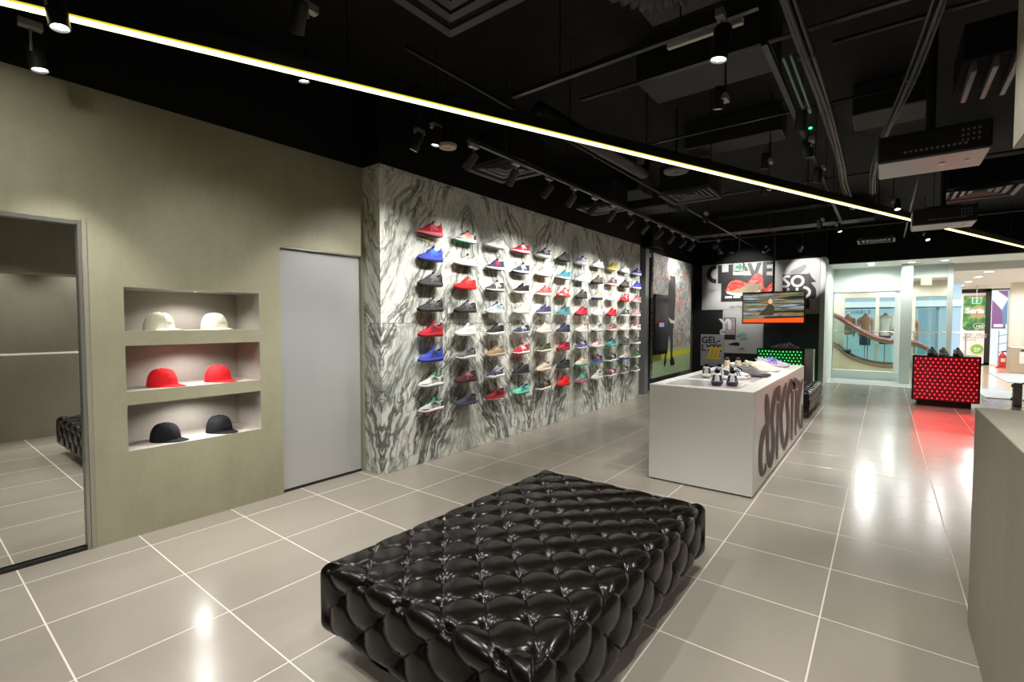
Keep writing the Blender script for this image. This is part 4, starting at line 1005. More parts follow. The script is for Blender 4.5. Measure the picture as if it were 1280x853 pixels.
led_box('green_led_podium', 'black podium with a front full of green LED dots beneath the screen', 'display box', pa.x, pb.x, 12.0, 0.5, 0.08, 0.91, 12, 13, (0.004, 0.55, 0.03), (0.03, 1.0, 0.12), 9.0, 'green_panel', GLOSSB, 0.095)
st_ = thing('steel_podium', 'slim brushed steel podium standing beside the green LED podium', 'podium', (pb.x + 0.12, 12.15, 0))
MB().box(-0.10, 0.06, -0.12, 0.12, 0.0, 0.905, 0.003).build('body', STEEL, st_); MB().box(-0.105, 0.065, -0.125, 0.125, 0.905, 0.92, 0.002).build('top_plate', STEEL, st_)
for q, (px, deg, words) in enumerate(((974, 200, 'lilac and blue sneaker on the green podium'), (988, -20, 'pink and white sneaker on the green podium'))):
    p = on_y(px, 436, 12.22)
    sneaker((('lilac', 'blue', 'white', 'palepink', 'royal', 'lilac'), ('dustpink', 'lilac', 'white', 'palepink', 'lilac', 'palepink'))[q], (p.x, 12.2 + 0.12 * q, 0.9105), math.radians(deg), words, 'sneakers on the LED boxes')
for q, (px, c, words) in enumerate(((1166, ('lgrey', 'olive', 'charcoal', 'black', 'green', 'grey'), 'grey and olive sneaker on the red LED box'), (1180, ('lgrey', 'white', 'white', 'charcoal', 'black', 'offwhite'), 'pale grey sneaker on the red LED box'), (1198, ('white', 'lgrey', 'charcoal', 'charcoal', 'grey', 'white'), 'white and charcoal sneaker on the red LED box'))):
    p = on_y(px, 446, 11.6); sneaker(c, (p.x, 11.63, 0.9055), math.radians(72), words, 'sneakers on the LED boxes')

# ================================================================== side poster with a tall figure, and tall black screen
def scribble_mat():
    k = NT('printed_colour_scribbles'); g = k.n('NewGeometry').outputs['Position']; v = k.mapping(g, sc=(1, 1.3, 1))
    base = k.ramp(k.noise(v, 2.0, 4, 0.6, 0.8), [(0.38, (0.30, 0.36, 0.34)), (0.5, (0.52, 0.52, 0.50)), (0.64, (0.40, 0.34, 0.34))])
    def line(sc, off, col, c, wd=0.035):
        n = k.noise(k.mapping(v, loc=off), sc, 3, 0.5, 1.5); m = k.math('LESS_THAN', k.math('ABSOLUTE', k.math('SUBTRACT', n, 0.5)), wd)
        return k.mix(k.math('MULTIPLY', m, 0.8), c, col)
    c = line(1.5, (1, 2, 3), (0.50, 0.10, 0.09), base, 0.022); c = line(2.0, (7, 1, 5), (0.05, 0.30, 0.20), c, 0.02); c = line(2.4, (3, 9, 2), (0.04, 0.05, 0.07), c, 0.014); c = line(1.8, (6, 4, 8), (0.62, 0.40, 0.10), c, 0.012)
    c = line(2.2, (2, 8, 1), (0.08, 0.25, 0.42), c, 0.014)
    k.set(Base_Color=c, Roughness=0.5); return k.m
PX = -3.86
pF = thing('figure_poster', 'tall scribbled colour poster of a standing person in dark clothes', 'poster', (PX, 11.1, 0))
py0, py1 = 9.86, 12.36; pz0, pz1 = 0.31, 2.95
pFb = rel(MB().box(PX - 0.05, PX, py0, py1, pz0, pz1, 0.003), pF).build('board', scribble_mat(), pF)
rel(MB().box(-4.16, PX - 0.05, py0 + 0.3, py1 - 0.3, pz0 + 0.3, pz1 - 0.3), pF).build('stand_off', GREYM, pF)
cnt = [0]
def side_shape(name, pts, mat, wd=None):
    cnt[0] += 1; X = PX + 0.0012 * cnt[0]
    fn = lambda u, v, t: (X + t, u, v); m = MB()
    if wd: stroke(m, pts, wd, fn, 0, 0.0008)
    else: m.prism(pts, fn, 0, 0.0008)
    return rel(m, pF).build(name, mat, pFb)
def sp(px, py): p = on_x(px, py, PX); return (p.y, p.z)
side_shape('picture_ground', [(py0 + 0.004, pz0 + 0.004), (py1 - 0.004, pz0 + 0.004), (py1 - 0.004, sp(863, 433)[1]), (py0 + 0.004, sp(817, 437)[1])], pmat('printed_pale_green', (0.36, 0.50, 0.28), 0.5, noise=0.15, nscale=2))
side_shape('picture_stripe', [(py0 + 0.004, 0.68), (py1 - 0.004, 0.72), (py1 - 0.004, 0.86), (py0 + 0.004, 0.82)], pmat('printed_lime', (0.60, 0.60, 0.04), 0.5))
COAT = pmat('printed_dark_coat', (0.030, 0.030, 0.032), 0.5, noise=0.3, nscale=6)
ax = [sp(838, 349), sp(837, 345), sp(841, 343.5), sp(844, 347), sp(844, 375), sp(843, 398), sp(841, 415), sp(841, 428), sp(840, 447), sp(838, 447), sp(838, 428), sp(836, 420), sp(834, 440), sp(832, 450), sp(830, 450), sp(833, 432), sp(834, 410), sp(835, 398), sp(835, 375), sp(836, 355)]
side_shape('picture_person', ax, COAT)
side_shape('picture_head', smooth_path([sp(839, 345), sp(838.6, 339), sp(840.5, 334), sp(842.6, 339), sp(842, 345), sp(839, 345)], 4), pmat('printed_face', (0.62, 0.46, 0.38), 0.5))
side_shape('picture_bag', [sp(834.5, 396.5), sp(839, 400), sp(843.5, 401.5), sp(843, 405), sp(838, 404)], PWHITE)
side_shape('picture_boots', [sp(837, 452), sp(838.5, 446), sp(840.5, 446), sp(843, 453), sp(842, 457), sp(838, 457)], PBLACK); side_shape('picture_boots', [sp(829.5, 452), sp(831, 448), sp(833, 450), sp(832, 456), sp(830, 459)], PBLACK)
tvp = thing('tall_screen', 'tall narrow black portrait screen mounted in front of the figure poster', 'screen', (PX + 0.08, on_x(826, 405, PX + 0.1).y, 0.80))
yA, yB = on_x(818, 405, PX + 0.1).y, on_x(833.5, 405, PX + 0.1).y
rel(MB().box(PX + 0.06, PX + 0.12, yA, yB, 0.82, 2.08, 0.004), tvp).build('housing', GLOSSB, tvp)
rel(MB().box(PX + 0.119, PX + 0.1215, yA + 0.02, yB - 0.02, 0.85, 2.05), tvp).build('display', pmat('off_screen', (0.012, 0.012, 0.013), 0.15), tvp)
rel(MB().box(PX + 0.121, PX + 0.1225, yA + 0.22, yB - 0.22, 1.40, 1.49), tvp).build('caption_panel', emat('screen_caption', (0.22, 0.24, 0.42), 0.5), tvp)
rel(MB().box(PX + 0.008, PX + 0.06, yA + 0.2, yB - 0.2, 1.3, 1.6), tvp).build('wall_mount', BLACKM, tvp)
# dark loudspeaker boxes on the grey wall past the poster
for k, (za, zb_, words) in enumerate(((2.25, 2.95, 'upper black panel on the grey wall past the figure poster'), (1.25, 1.85, 'middle black panel on the grey wall past the figure poster'), (0.30, 0.85, 'low black panel on the grey wall past the figure poster'))):
    t = thing('wall_panel', words, 'panel', (-4.149, 12.95, za), 0, 'black panels past the figure poster')
    MB().box(0.0, 0.05, -0.25, 0.25, 0.0, zb_ - za, 0.006).build('cabinet', BLACKM, t); MB().box(0.05, 0.054, -0.22, 0.22, 0.03, zb_ - za - 0.03).build('grille', PBLACK, t)

# ================================================================== exit sign
EXW = emat('exit_white', (0.85, 1.0, 0.90), 0.5); EXG = emat('exit_green', (0.0, 0.55, 0.16), 0.45)
def exit_sign(label, px, py, Y, w_, h_, arrow, ceil_z):
    p = on_y(px, py, Y); t = thing('exit_sign', label, 'sign', (p.x, Y, p.z - h_ / 2))
    MB().box(-w_ / 2, w_ / 2, 0, 0.04, 0, h_, 0.003).build('case', PWHITE, t)
    MB().box(-w_ / 2 + 0.01, w_ / 2 - 0.01, -0.002, 0.001, 0.01, h_ - 0.01).build('face', EXW if arrow else EXG, t)
    m = MB(); fn = lambda u, v, tt: (u, -0.0045 - tt, v)
    if arrow:
        c = h_ / 2; m.prism([(-w_ * .32, c - .022 * h_ / .25), (w_ * .12, c - .022 * h_ / .25), (w_ * .12, c + .022 * h_ / .25), (-w_ * .32, c + .022 * h_ / .25)], fn, 0, 0.001)
        stroke(m, [(w_ * .04, c + h_ * .30), (w_ * .33, c), (w_ * .04, c - h_ * .30)], h_ * 0.15, fn, 0, 0.001)
        m.build('arrow', EXG, t)
    else:
        stroke(m, [(-w_ * .06, h_ * .12), (0, h_ * .42), (w_ * .10, h_ * .14)], h_ * 0.12, fn, 0, 0.001); stroke(m, [(0, h_ * .40), (w_ * .03, h_ * .72)], h_ * 0.16, fn, 0, 0.001)
        stroke(m, [(-w_ * .12, h_ * .50), (w_ * .03, h_ * .66), (w_ * .14, h_ * .48)], h_ * 0.08, fn, 0, 0.001); m.prism(arc_pts((w_ * .05, h_ * .85), h_ * .07, h_ * .07, 0, 330, 11), fn, 0, 0.001)
        m.build('running_figure', EXW, t)
    MB().tube([(0, 0.02, h_), (0, 0.02, ceil_z - (p.z - h_ / 2))], 0.012, 8).build('hanger', GREYM, t)
exit_sign('white hanging exit sign with a green arrow before the shoe poster', 923.5, 334, 12.2, 0.20, 0.20, True, SLAB)
exit_sign('small green exit sign hanging in the mall before the shop banner', 1221, 376, 22.6, 0.22, 0.20, False, 2.74)
# ================================================================== escalator and shops beyond the glass
EY = 17.2
RAIL = pmat('red_handrail', (0.26, 0.10, 0.09), 0.3); DECK = pmat('bronze_steel', (0.30, 0.23, 0.16), 0.3, metal=0.5)
def ez(px, py, Y=EY): p = on_y(px, py, Y); return (p.x, p.z)
top = smooth_path([(-2.35, 2.30)] + [ez(*q) for q in ((1041, 393), (1058, 403), (1075, 413), (1092, 421.5), (1108, 425.5), (1130, 427), (1148, 430), (1160, 436))], 5)
low = smooth_path([(-2.35, 1.38)] + [ez(*q) for q in ((1041, 431), (1055, 441.5), (1068, 448.5), (1085, 454), (1102, 457), (1125, 458), (1145, 458.5), (1162, 459))], 5)
esc = thing('escalator', 'escalator with red handrail, glass sides and bronze skirting beyond the window', 'escalator', (0, EY, 0))
for side_, off in (('near', 0.0), ('far', 1.05)):
    n = len(top)
    rail = MB().tube([(x, off, z) for x, z in top], 0.036, 8).build('handrail', RAIL, esc, True)
    MB().loft([[(x, off - 0.02, z - 0.095), (x, off + 0.02, z - 0.095), (x, off + 0.02, z - 0.045), (x, off - 0.02, z - 0.045)] for x, z in top], True, True, True).build('rail_track', DECK, esc)
    g = MB()
    for k in range(n - 1):
        (xa, za), (xb, zb_) = top[k], top[k + 1]; 
        la, lb = np.interp([xa, xb], [q[0] for q in low], [q[1] for q in low])
        g.quad((xa, off, la), (xb, off, lb), (xb, off, zb_ - 0.06), (xa, off, za - 0.06))
    g.build('glass_balustrade', clear_mat('green_glass', (0.80, 0.92, 0.88), 0.10), esc)
    MB().loft([[(x, off - 0.07, z - 0.06), (x, off + 0.07, z - 0.06), (x, off + 0.07, z + 0.03), (x, off - 0.07, z + 0.03)] for x, z in low], True, True, True).build('skirting_deck', DECK, esc)
sd = MB()
lowc = [(x, max(z - 0.06, 0.02)) for x, z in low]
for k in range(len(lowc) - 1):
    (xa, za), (xb, zb_) = lowc[k], lowc[k + 1]; sd.quad((xa, -0.05, 0.0), (xb, -0.05, 0.0), (xb, -0.05, zb_), (xa, -0.05, za))
    sd.quad((xa, 1.10, 0.0), (xb, 1.10, 0.0), (xb, 1.10, zb_), (xa, 1.10, za))
sd.build('side_cladding', pmat('pale_yellow_cladding', (0.62, 0.62, 0.45), 0.4), esc)
stp = MB()
for k in range(9):
    x = -2.3 + k * 0.30; z = max(0.02, np.interp(x, [q[0] for q in low], [q[1] for q in low]) - 0.10); stp.box(x, x + 0.30, 0.08, 0.97, z - 0.16, z)
stp.build('steps', DKGREY, esc)

# cream framed shop window with mullions behind the escalator
QY = 19.0
def qz(px, py, Y=QY): p = on_y(px, py, Y); return (p.x, p.z)
wf = MB(); zt = qz(1100, 372)[1]
wf.box(-2.6, qz(1186, 372)[0], QY - 0.08, QY + 0.08, zt, 2.74).box(-2.6, qz(1056, 380)[0], QY - 0.08, QY + 0.08, 0, zt)
for px in (1097, 1142, 1186): x = qz(px, 380)[0]; wf.box(x - 0.045, x + 0.045, QY - 0.06, QY + 0.06, 0.0, zt)
wf.box(-2.6, qz(1186, 372)[0], QY - 0.06, QY + 0.06, 0.0, 0.25)
struct('wall_shop_frame', wf, CREAM, 'cream window frame of the clothes shop across the escalator', 'wall')
w3 = MB().box(qz(1056, 380)[0], qz(1186, 380)[0], QY + 0.0, QY + 0.01, 0.25, zt).build('window_3', GLASS); w3['kind'] = 'structure'
SHOPB = emat('glowing_shop_interior', (0.50, 0.72, 0.86), 0.52); SHOPW = emat('lit_shop_fascia', (0.85, 0.93, 1.0), 0.7)  # shop surfaces glow by themselves in place of lamps inside
SY2 = 21.3
bw = thing('shop_interior', 'pale blue glowing clothes shop interior behind the torsos', 'shop', (0, SY2, 0))
MB().box(-2.59, 1.95, 0.0, 0.06, 0.0, 2.73).build('back_panel', SHOPB, bw)
a = on_y(1055, 378, SY2); b = on_y(1055, 385, SY2)
MB().box(-2.59, 1.95, -0.12, 0.0, b.z, a.z).build('light_fascia', SHOPW, bw)
MB().box(-2.59, 1.95, -0.13, -0.0, b.z - 0.05, b.z).build('fascia_edge', pmat('teal_edge', (0.12, 0.28, 0.36), 0.4), bw)
tx = on_y(1057, 393.2, SY2 - 0.02)
text_mesh('lettering', 'CHARLE', 0.20, pmat('dark_teal_letters', (0.06, 0.14, 0.18), 0.5), bw, frame((tx.x, -0.012, tx.z), (1, 0, 0), (0, 0, 1)), 0.0, 0.004, 'LEFT', 1.0)
dx0 = on_y(1148, 390, SY2)
MB().box(dx0.x, dx0.x + 0.45, -0.03, 0.0, 0.0, 1.95).build('glass_door', emat('glowing_glass_door', (0.36, 0.60, 0.76), 0.42), bw)  # glow stands in for the light behind the door
MB().box(dx0.x + 0.45, dx0.x + 0.52, -0.05, 0.0, 0.0, 2.0).build('door_post', pmat('blue_grey_post', (0.20, 0.32, 0.40), 0.4), bw)

# headless torsos (display forms) in the shop window
def torso(label, px, py_top, Y, skin, top_mat=None, bottom_mat=None, arms=True):
    p = on_y(px, py_top, Y); h = 0.62
    z0 = p.z - h - 0.06
    t = thing('display_torso', label, 'mannequin', (p.x, Y, 0.0), math.radians(6), 'headless display torsos')
    prof = [(0.00, 0.140, 0.105), (0.10, 0.136, 0.100), (0.22, 0.112, 0.088), (0.36, 0.130, 0.098), (0.48, 0.155, 0.105), (0.56, 0.160, 0.088), (0.60, 0.105, 0.070), (0.625, 0.058, 0.055), (0.68, 0.050, 0.050)]
    n = 20
    MB().loft([[(a * math.cos(2 * PI * i / n), b * math.sin(2 * PI * i / n), z0 + z) for i in range(n)] for z, a, b in prof], True, True, True).build('body', skin, t, True)
    if arms:
        for s in (-1, 1):
            MB().tube([(s * 0.150, 0, z0 + 0.54), (s * 0.180, 0.01, z0 + 0.46), (s * 0.190, 0.0, z0 + 0.28), (s * 0.180, -0.05, z0 + 0.06), (s * 0.165, -0.09, z0 - 0.06)], [0.055, 0.052, 0.042, 0.034, 0.026], 10).build('arm', skin, t, True)
    if top_mat:
        MB().loft([[(a * 1.10 * math.cos(2 * PI * i / n), b * 1.12 * math.sin(2 * PI * i / n), z0 + z) for i in range(n)] for z, a, b in [(-0.06, 0.145, 0.11)] + prof[:7]], True).build('shirt', top_mat, t, True)
        for s in (-1, 1):
            MB().tube([(s * 0.150, 0, z0 + 0.55), (s * 0.180, 0.01, z0 + 0.46), (s * 0.192, 0.0, z0 + 0.28), (s * 0.190, -0.04, z0 + 0.12)], [0.066, 0.064, 0.055, 0.05], 10).build('sleeve', top_mat, t, True)
    if bottom_mat:
        MB().loft([[(a * math.cos(2 * PI * i / n), b * math.sin(2 * PI * i / n), z0 + z) for i in range(n)] for z, a, b in ((-0.34, 0.145, 0.115), (-0.2, 0.152, 0.118), (-0.04, 0.152, 0.116), (0.05, 0.146, 0.110))], True, True, False).build('shorts', bottom_mat, t, True)
    MB().cyl((0, 0), 0.015, 0.02, z0 + 0.02, 10).build('pole', STEEL, t); MB().cyl((0, 0), 0.16, 0.0, 0.02, 24).build('base', STEEL, t)
SKIN = pmat('tan_display_form', (0.50, 0.28, 0.19), 0.45)
JEAN = pmat('blue_denim', (0.035, 0.06, 0.14), 0.8); SHIRT = pmat('white_shirt_cloth', (0.75, 0.76, 0.74), 0.8)
TY_ = 19.7
torso('bare tan torso without shorts, first from the window edge', 1060, 393.5, TY_ + 0.35, SKIN)
torso('bare tan torso in dark blue shorts', 1082, 393, TY_, SKIN, None, JEAN)
torso('torso in a white shirt and blue jeans', 1107, 391.5, TY_ + 0.35, SKIN, SHIRT, JEAN)
torso('tan torso in pale pink shorts behind the entrance column', 1138, 396, TY_, SKIN, None, pmat('pale_pink_cloth', (0.62, 0.45, 0.42), 0.8))
gr_ = thing('guard_rail', 'thin steel guard rail behind the escalator', 'railing', (0, 18.4, 0))
gz = on_y(1100, 415, 18.4).z
MB().tube([(-2.5, 0, gz), (2.0, 0, gz)], 0.018, 8).build('top_bar', STEEL, gr_)
for k in range(4): MB().tube([(-1.5 + 1.1 * k, 0, 0), (-1.5 + 1.1 * k, 0, gz)], 0.015, 8).build('post', STEEL, gr_)

# ---- banner in a black framed doorway, bright window beside it
NY = 23.5
def nz(px, py, Y=NY): p = on_y(px, py, Y); return (p.x, p.z)
A = nz(1197.5, 362); B = nz(1240, 362)
dw = thing('black_doorway', 'tall black framed glass doorway holding the shop banner', 'doorway', ((A[0] + B[0]) / 2, NY, 0))
for x0, x1, z0, z1 in ((A[0], A[0] + 0.06, 0, A[1]), (B[0] - 0.16, B[0], 0, A[1]), (A[0], B[0], A[1] - 0.10, A[1]), (A[0], B[0], 0, 0.08)):
    rel(MB().box(x0, x1, NY, NY + 0.10, z0, z1), dw).build('frame_bar', BLACKM, dw)
rel(MB().box(A[0] + 0.05, B[0] - 0.1, NY + 0.05, NY + 0.06, 0.06, A[1] - 0.08), dw).build('dark_glass', pmat('dark_door_glass', (0.02, 0.02, 0.02), 0.1), dw)
rel(MB().box(B[0] - 0.14, B[0] - 0.10, NY - 0.05, NY, 0.95, 1.10), dw).build('door_handle', STEEL, dw)
bn = thing('shop_banner', 'white banner with green picture, the word Seria and a 2F bubble', 'banner', (nz(1214, 410)[0], NY - 0.1, 0))
a, b = nz(1199.5, 367, NY - 0.1), nz(1229, 460, NY - 0.1)
rel(MB().box(a[0], b[0], NY - 0.1, NY - 0.085, 0.05, a[1], 0.002), bn).build('sheet', pmat('banner_white', (0.76, 0.70, 0.68), 0.6, noise=0.01), bn)
fN = Flat(bn, NY - 0.1, 0.0025)
def nb(px, py): p = on_y(px, py, NY - 0.11); return (p.x, p.z)
GP = NT('printed_garden'); g_ = GP.n('NewGeometry').outputs['Position']
GP.set(Base_Color=GP.ramp(GP.noise(g_, 3.2, 4, 0.6), [(0.36, (0.02, 0.10, 0.03)), (0.48, (0.06, 0.20, 0.05)), (0.55, (0.30, 0.34, 0.10)), (0.62, (0.45, 0.12, 0.14)), (0.70, (0.70, 0.55, 0.50))]), Roughness=0.5)
q = [nb(1203.5, 371), nb(1235, 371), nb(1233, 413)]; z_lo = nb(1206, 413.5)[1]
X0, X1, Z1 = nb(1204.5, 371)[0], b[0] - 0.002, nb(1205, 370)[1]
fN.poly('picture', [(X0 + 0.10, z_lo), (X1, z_lo), (X1, Z1), (X0, Z1), (X0, z_lo + 0.12), (X0 + 0.03, z_lo + 0.04)], GP.m)
fN.text('lettering', 'Seria', 0.235, nb(1207, 391)[0], nb(1207, 391.5)[1], PWHITE, 0.010)
fN.text('lettering', '100', 0.13, nb(1219, 410)[0], nb(1219, 409.5)[1], PWHITE, 0.002)
fN.band('ring', arc_pts((nb(1223.5, 407)[0], nb(1223.5, 407.5)[1]), 0.14, 0.10, 0, 360, 24), 0.012, PWHITE)
BRN = pmat('banner_brown_ink', (0.16, 0.09, 0.08), 0.6)
fN.text('lettering', '\u300c\u6bce\u65e5\u3001\u3046\u308c\u3057\u3044', 0.085, nb(1202.5, 419)[0], nb(1202, 419.3)[1], BRN, 0.001)
fN.text('lettering', '100\u5186\u30b7\u30e7\u30c3\u30d7', 0.085, nb(1202.5, 423)[0], nb(1202, 422.8)[1], BRN, 0.001)
fN.text('lettering', '\u300c\u30bb\u30ea\u30a2\u300d', 0.085, nb(1202, 426)[0], nb(1202, 426.3)[1], BRN, 0.001)
fN.ellipse('floor_bubble', (nb(1221, 436.5)[0], nb(1221, 436.5)[1]), 0.165, 0.165, pmat('banner_lime', (0.22, 0.48, 0.03), 0.5))
fN.text('lettering', '2F', 0.19, nb(1216.5, 440)[0], nb(1216, 439.5)[1], PWHITE, 0.006)
# bright window with purple poster
C_, D_ = nz(1240.5, 363), nz(1262.5, 363)
wn = thing('bright_window', 'bright window with a purple poster beside the black doorway', 'window', ((C_[0] + D_[0]) / 2, NY, 0))
rel(MB().box(C_[0], D_[0], NY + 0.02, NY + 0.05, 0.05, C_[1]), wn).build('pane', emat('daylit_pane', (0.75, 0.90, 1.0), 0.6), wn)
rel(MB().box(D_[0] - 0.03, D_[0] + 0.03, NY - 0.03, NY + 0.05, 0.0, C_[1]), wn).build('frame_bar', pmat('blue_grey_frame', (0.30, 0.36, 0.42), 0.4), wn)
rel(MB().box(C_[0], D_[0], NY - 0.03, NY + 0.05, C_[1], C_[1] + 0.05), wn).build('frame_bar', BLACKM, wn)
fW = Flat(wn, NY + 0.018, 0.002)
PUR = emat('backlit_purple_print', (0.30, 0.10, 0.30), 0.5); PBL = emat('backlit_slate_print', (0.11, 0.22, 0.36), 0.7)
wx0, wx1, wz1 = C_[0] + 0.01, D_[0] - 0.04, C_[1] - 0.02; zb2 = nz(1241, 411)[1]
fW.poly('print', [(wx0, zb2), (wx1 - 0.02, zb2), (wx0 + 0.24, (wz1 + zb2) / 2), (wx0, (wz1 + zb2) / 2 + 0.35)], PUR)
fW.poly('print', [(wx0 + 0.12, wz1), (wx1, wz1), (wx1, wz1 - 0.26)], PUR)
fW.poly('print', [(wx0 + 0.25, (wz1 + zb2) / 2), (wx1, (wz1 + zb2) / 2 + 0.35), (wx1, zb2 + 0.15), (wx1 - 0.10, zb2 + 0.15)], PBL)
fW.rect('print', wx0 + 0.06, wx0 + 0.28, zb2 + 0.06, zb2 + 0.15, emat('backlit_white_print', (0.8, 0.75, 0.85), 1.0))
lr = thing('wire_rack', 'grey wire rack with slanted shelves before the bright window', 'rack', (nz(1255, 430)[0], 23.0, 0))
for x in (-0.20, 0.20):
    MB().tube([(x, 0, 0), (x, 0, 1.22)], 0.012, 6).build('upright', GREYM, lr)
for k in range(4): MB().add([(-0.20, -0.03, 0.18 + 0.28 * k), (0.20, -0.03, 0.30 + 0.28 * k), (0.20, 0.16, 0.30 + 0.28 * k), (-0.20, 0.16, 0.18 + 0.28 * k), (-0.20, -0.03, 0.20 + 0.28 * k), (0.20, -0.03, 0.32 + 0.28 * k), (0.20, 0.16, 0.32 + 0.28 * k), (-0.20, 0.16, 0.20 + 0.28 * k)], [(0, 3, 2, 1), (4, 5, 6, 7), (0, 1, 5, 4), (1, 2, 6, 5), (2, 3, 7, 6), (3, 0, 4, 7)]).build('slanted_shelf', GREYM, lr)
fx = thing('fire_extinguisher', 'red fire extinguisher standing on a red floor stand', 'extinguisher', (nz(1253, 450, 22.4)[0], 22.4, 0))
RD = pmat('extinguisher_red', (0.55, 0.02, 0.03), 0.35)
MB().lathe([(0.085, 0.05), (0.09, 0.07), (0.09, 0.38), (0.06, 0.45), (0.03, 0.48), (0.03, 0.52)], n=18, cap0=True, cap1=True).build('cylinder', RD, fx, True)
MB().box(-0.02, 0.10, -0.02, 0.02, 0.52, 0.56).build('lever', BLACKM, fx); MB().lathe([(0.16, 0.0), (0.16, 0.03), (0.11, 0.05)], n=20, cap0=True, cap1=True).build('floor_stand', RD, fx, True); MB().box(-0.05, 0.05, -0.094, -0.09, 0.20, 0.32).build('label_plate', PWHITE, fx)
# cream pillar, bin, floor mat
pl0, pl1 = nz(1264, 380, 21.5)[0], nz(1282, 380, 21.5)[0]
struct('column_mall', MB().box(pl0 + 0.02, pl0 + 0.30, 21.6, 21.9, 0, 2.74, 0.01).box(pl0 + 0.30, 5.9, 21.7, 21.85, 0, 2.74), CREAM, 'cream mall pillar and wall beside the bright window', 'column')
bi = thing('litter_bin', 'steel and beige litter bin with a white label on the mall floor', 'bin', (nz(1275, 455, 20.6)[0], 20.6, 0))
MB().box(-0.26, 0.26, -0.2, 0.2, 0.02, 0.72, 0.01).build('body', pmat('beige_bin', (0.42, 0.34, 0.26), 0.4), bi); MB().box(-0.05, 0.13, -0.206, -0.199, 0.28, 0.62, 0.002).build('label_plate', PWHITE, bi); MB().box(-0.26, 0.26, -0.2, 0.2, 0.72, 0.76, 0.01).build('lid', STEEL, bi); MB().box(-0.02, 0.10, -0.207, -0.2, 0.64, 0.69).build('slot', BLACKM, bi)
mt = MB().box(2.45, 5.2, 17.0, 19.8, 0.0, 0.012, 0.003).build('floor_mat', pmat('blue_grey_mat', (0.42, 0.46, 0.50), 0.6)); tag(mt, 'large pale blue grey mat on the mall floor', 'mat')
m2 = MB().box(1.62, 4.5, 13.3, 14.9, 0.0, 0.012, 0.003).build('entrance_mat', pmat('pale_entrance_mat', (0.60, 0.64, 0.67), 0.4)); tag(m2, 'pale grey entrance mat behind the red LED box', 'mat')
gt = thing('entrance_gate', 'steel framed glass gate standing beside the entrance mat', 'gate', (1.90, 12.3, 0))
MB().box(-0.06, 0.06, -0.04, 0.04, 0, 0.42, 0.005).build('post', STEEL, gt); MB().box(0.06, 1.0, -0.01, 0.01, 0.03, 0.40).build('glass_panel', GLASS, gt); MB().box(0.06, 1.0, -0.02, 0.02, 0.40, 0.43).build('top_rail', STEEL, gt)
for z in (0.10, 0.34): MB().box(-0.075, -0.06, -0.03, 0.03, z, z + 0.05).build('hinge', BLACKM, gt)
# ================================================================== ceiling plant and lights
LENS = emat('lamp_lens', (1.0, 0.97, 0.92), 9.0)
LENS_OFF = pmat('dim_lamp_lens', (0.30, 0.30, 0.28), 0.2)
RIM = pmat('lamp_rim', (0.05, 0.05, 0.05), 0.3)
def spot(loc, target, watts, angle, label, rail_z=3.14, r=0.038, ln=0.15, lit=True, col=NEUT, blend=0.55, soft=0.03, group='track spotlights', rod=False):
    loc = Vector(loc); d = (Vector(target) - loc).normalized()
    t = thing('track_spotlight', label, 'spotlight', (loc.x, loc.y, loc.z), 0, group)
    q = d.to_track_quat('Z', 'Y').to_matrix().to_4x4()
    hs = MB().lathe([(r * 0.8, -ln), (r, -ln * 0.92), (r, 0.0), (r * 0.86, 0.002), (r * 0.80, -0.010)], n=18, cap0=True).xf(q).build('housing', BLACKM, t, True, 40)
    MB().lathe([(r * 0.80, -0.010), (r * 0.0001, -0.010)], n=18).xf(q).build('lens', LENS if lit else LENS_OFF, hs)
    c = d * (-ln * 0.55); s = d.cross(Vector((0, 0, 1))); s = s.normalized() if s.length > 0.05 else Vector((1, 0, 0))
    up_ = Vector((0, 0, rail_z - loc.z - 0.03)); side_pt = c + s * (r + 0.006)
    MB().tube([side_pt, Vector((side_pt.x, side_pt.y, up_.z))], 0.006, 6).build('arm', GREYM, t)
    MB().box(side_pt.x - 0.022, side_pt.x + 0.022, side_pt.y - 0.05, side_pt.y + 0.05, up_.z - 0.012, up_.z + 0.03, 0.003).build('track_adapter', GREYM, t)
    if rod: MB().tube([(side_pt.x, side_pt.y, up_.z + 0.03), (side_pt.x, side_pt.y, SLAB - loc.z)], 0.007, 6).build('ceiling_rod', DKGREY, t)
    if watts > 0:
        lamp('lamp', 'SPOT', loc + d * 0.012, watts, col, t, loc + d * 2, soft, angle, blend)
    return t
def track(p0, p1, label):
    p0, p1 = Vector(p0), Vector(p1); c = (p0 + p1) / 2; t = thing('lighting_track', label, 'track', c, 0, 'lighting tracks')
    d = (p1 - p0).normalized(); s = d.cross(Vector((0, 0, 1))) * 0.017; u = Vector((0, 0, 0.016))
    MB().loft([[p - c - s - u, p - c + s - u, p - c + s + u, p - c - s + u] for p in (p0, p1)], True, True, True).build('rail', BLACKM, t)
    n = max(2, int((p1 - p0).length / 1.2) + 1)
    for k in range(n):
        p = p0 + (p1 - p0) * ((k + 0.5) / n) - c; MB().tube([p, Vector((p.x, p.y, SLAB - c.z))], 0.005, 6).build('hanger_rod', DKGREY, t)

# --- wall washers on the marble
track((-2.78, 3.0, 3.02), (-2.78, 9.3, 3.02), 'long black lighting track facing the marble wall')
wy = [3.05, 3.65, 4.22, 4.72, 5.22, 5.72, 6.25, 6.8, 7.35, 7.9, 8.45, 8.95]
for k, y in enumerate(wy):
    spot((-2.85, y, 2.80), (MX, y + (0.22 if k % 2 else -0.16), 1.70), 48, 82, 'black wall-washing spotlight facing the marble, %s from the sliding door end' % (ORD + ['twelfth'])[k], blend=1.0, rail_z=3.02)
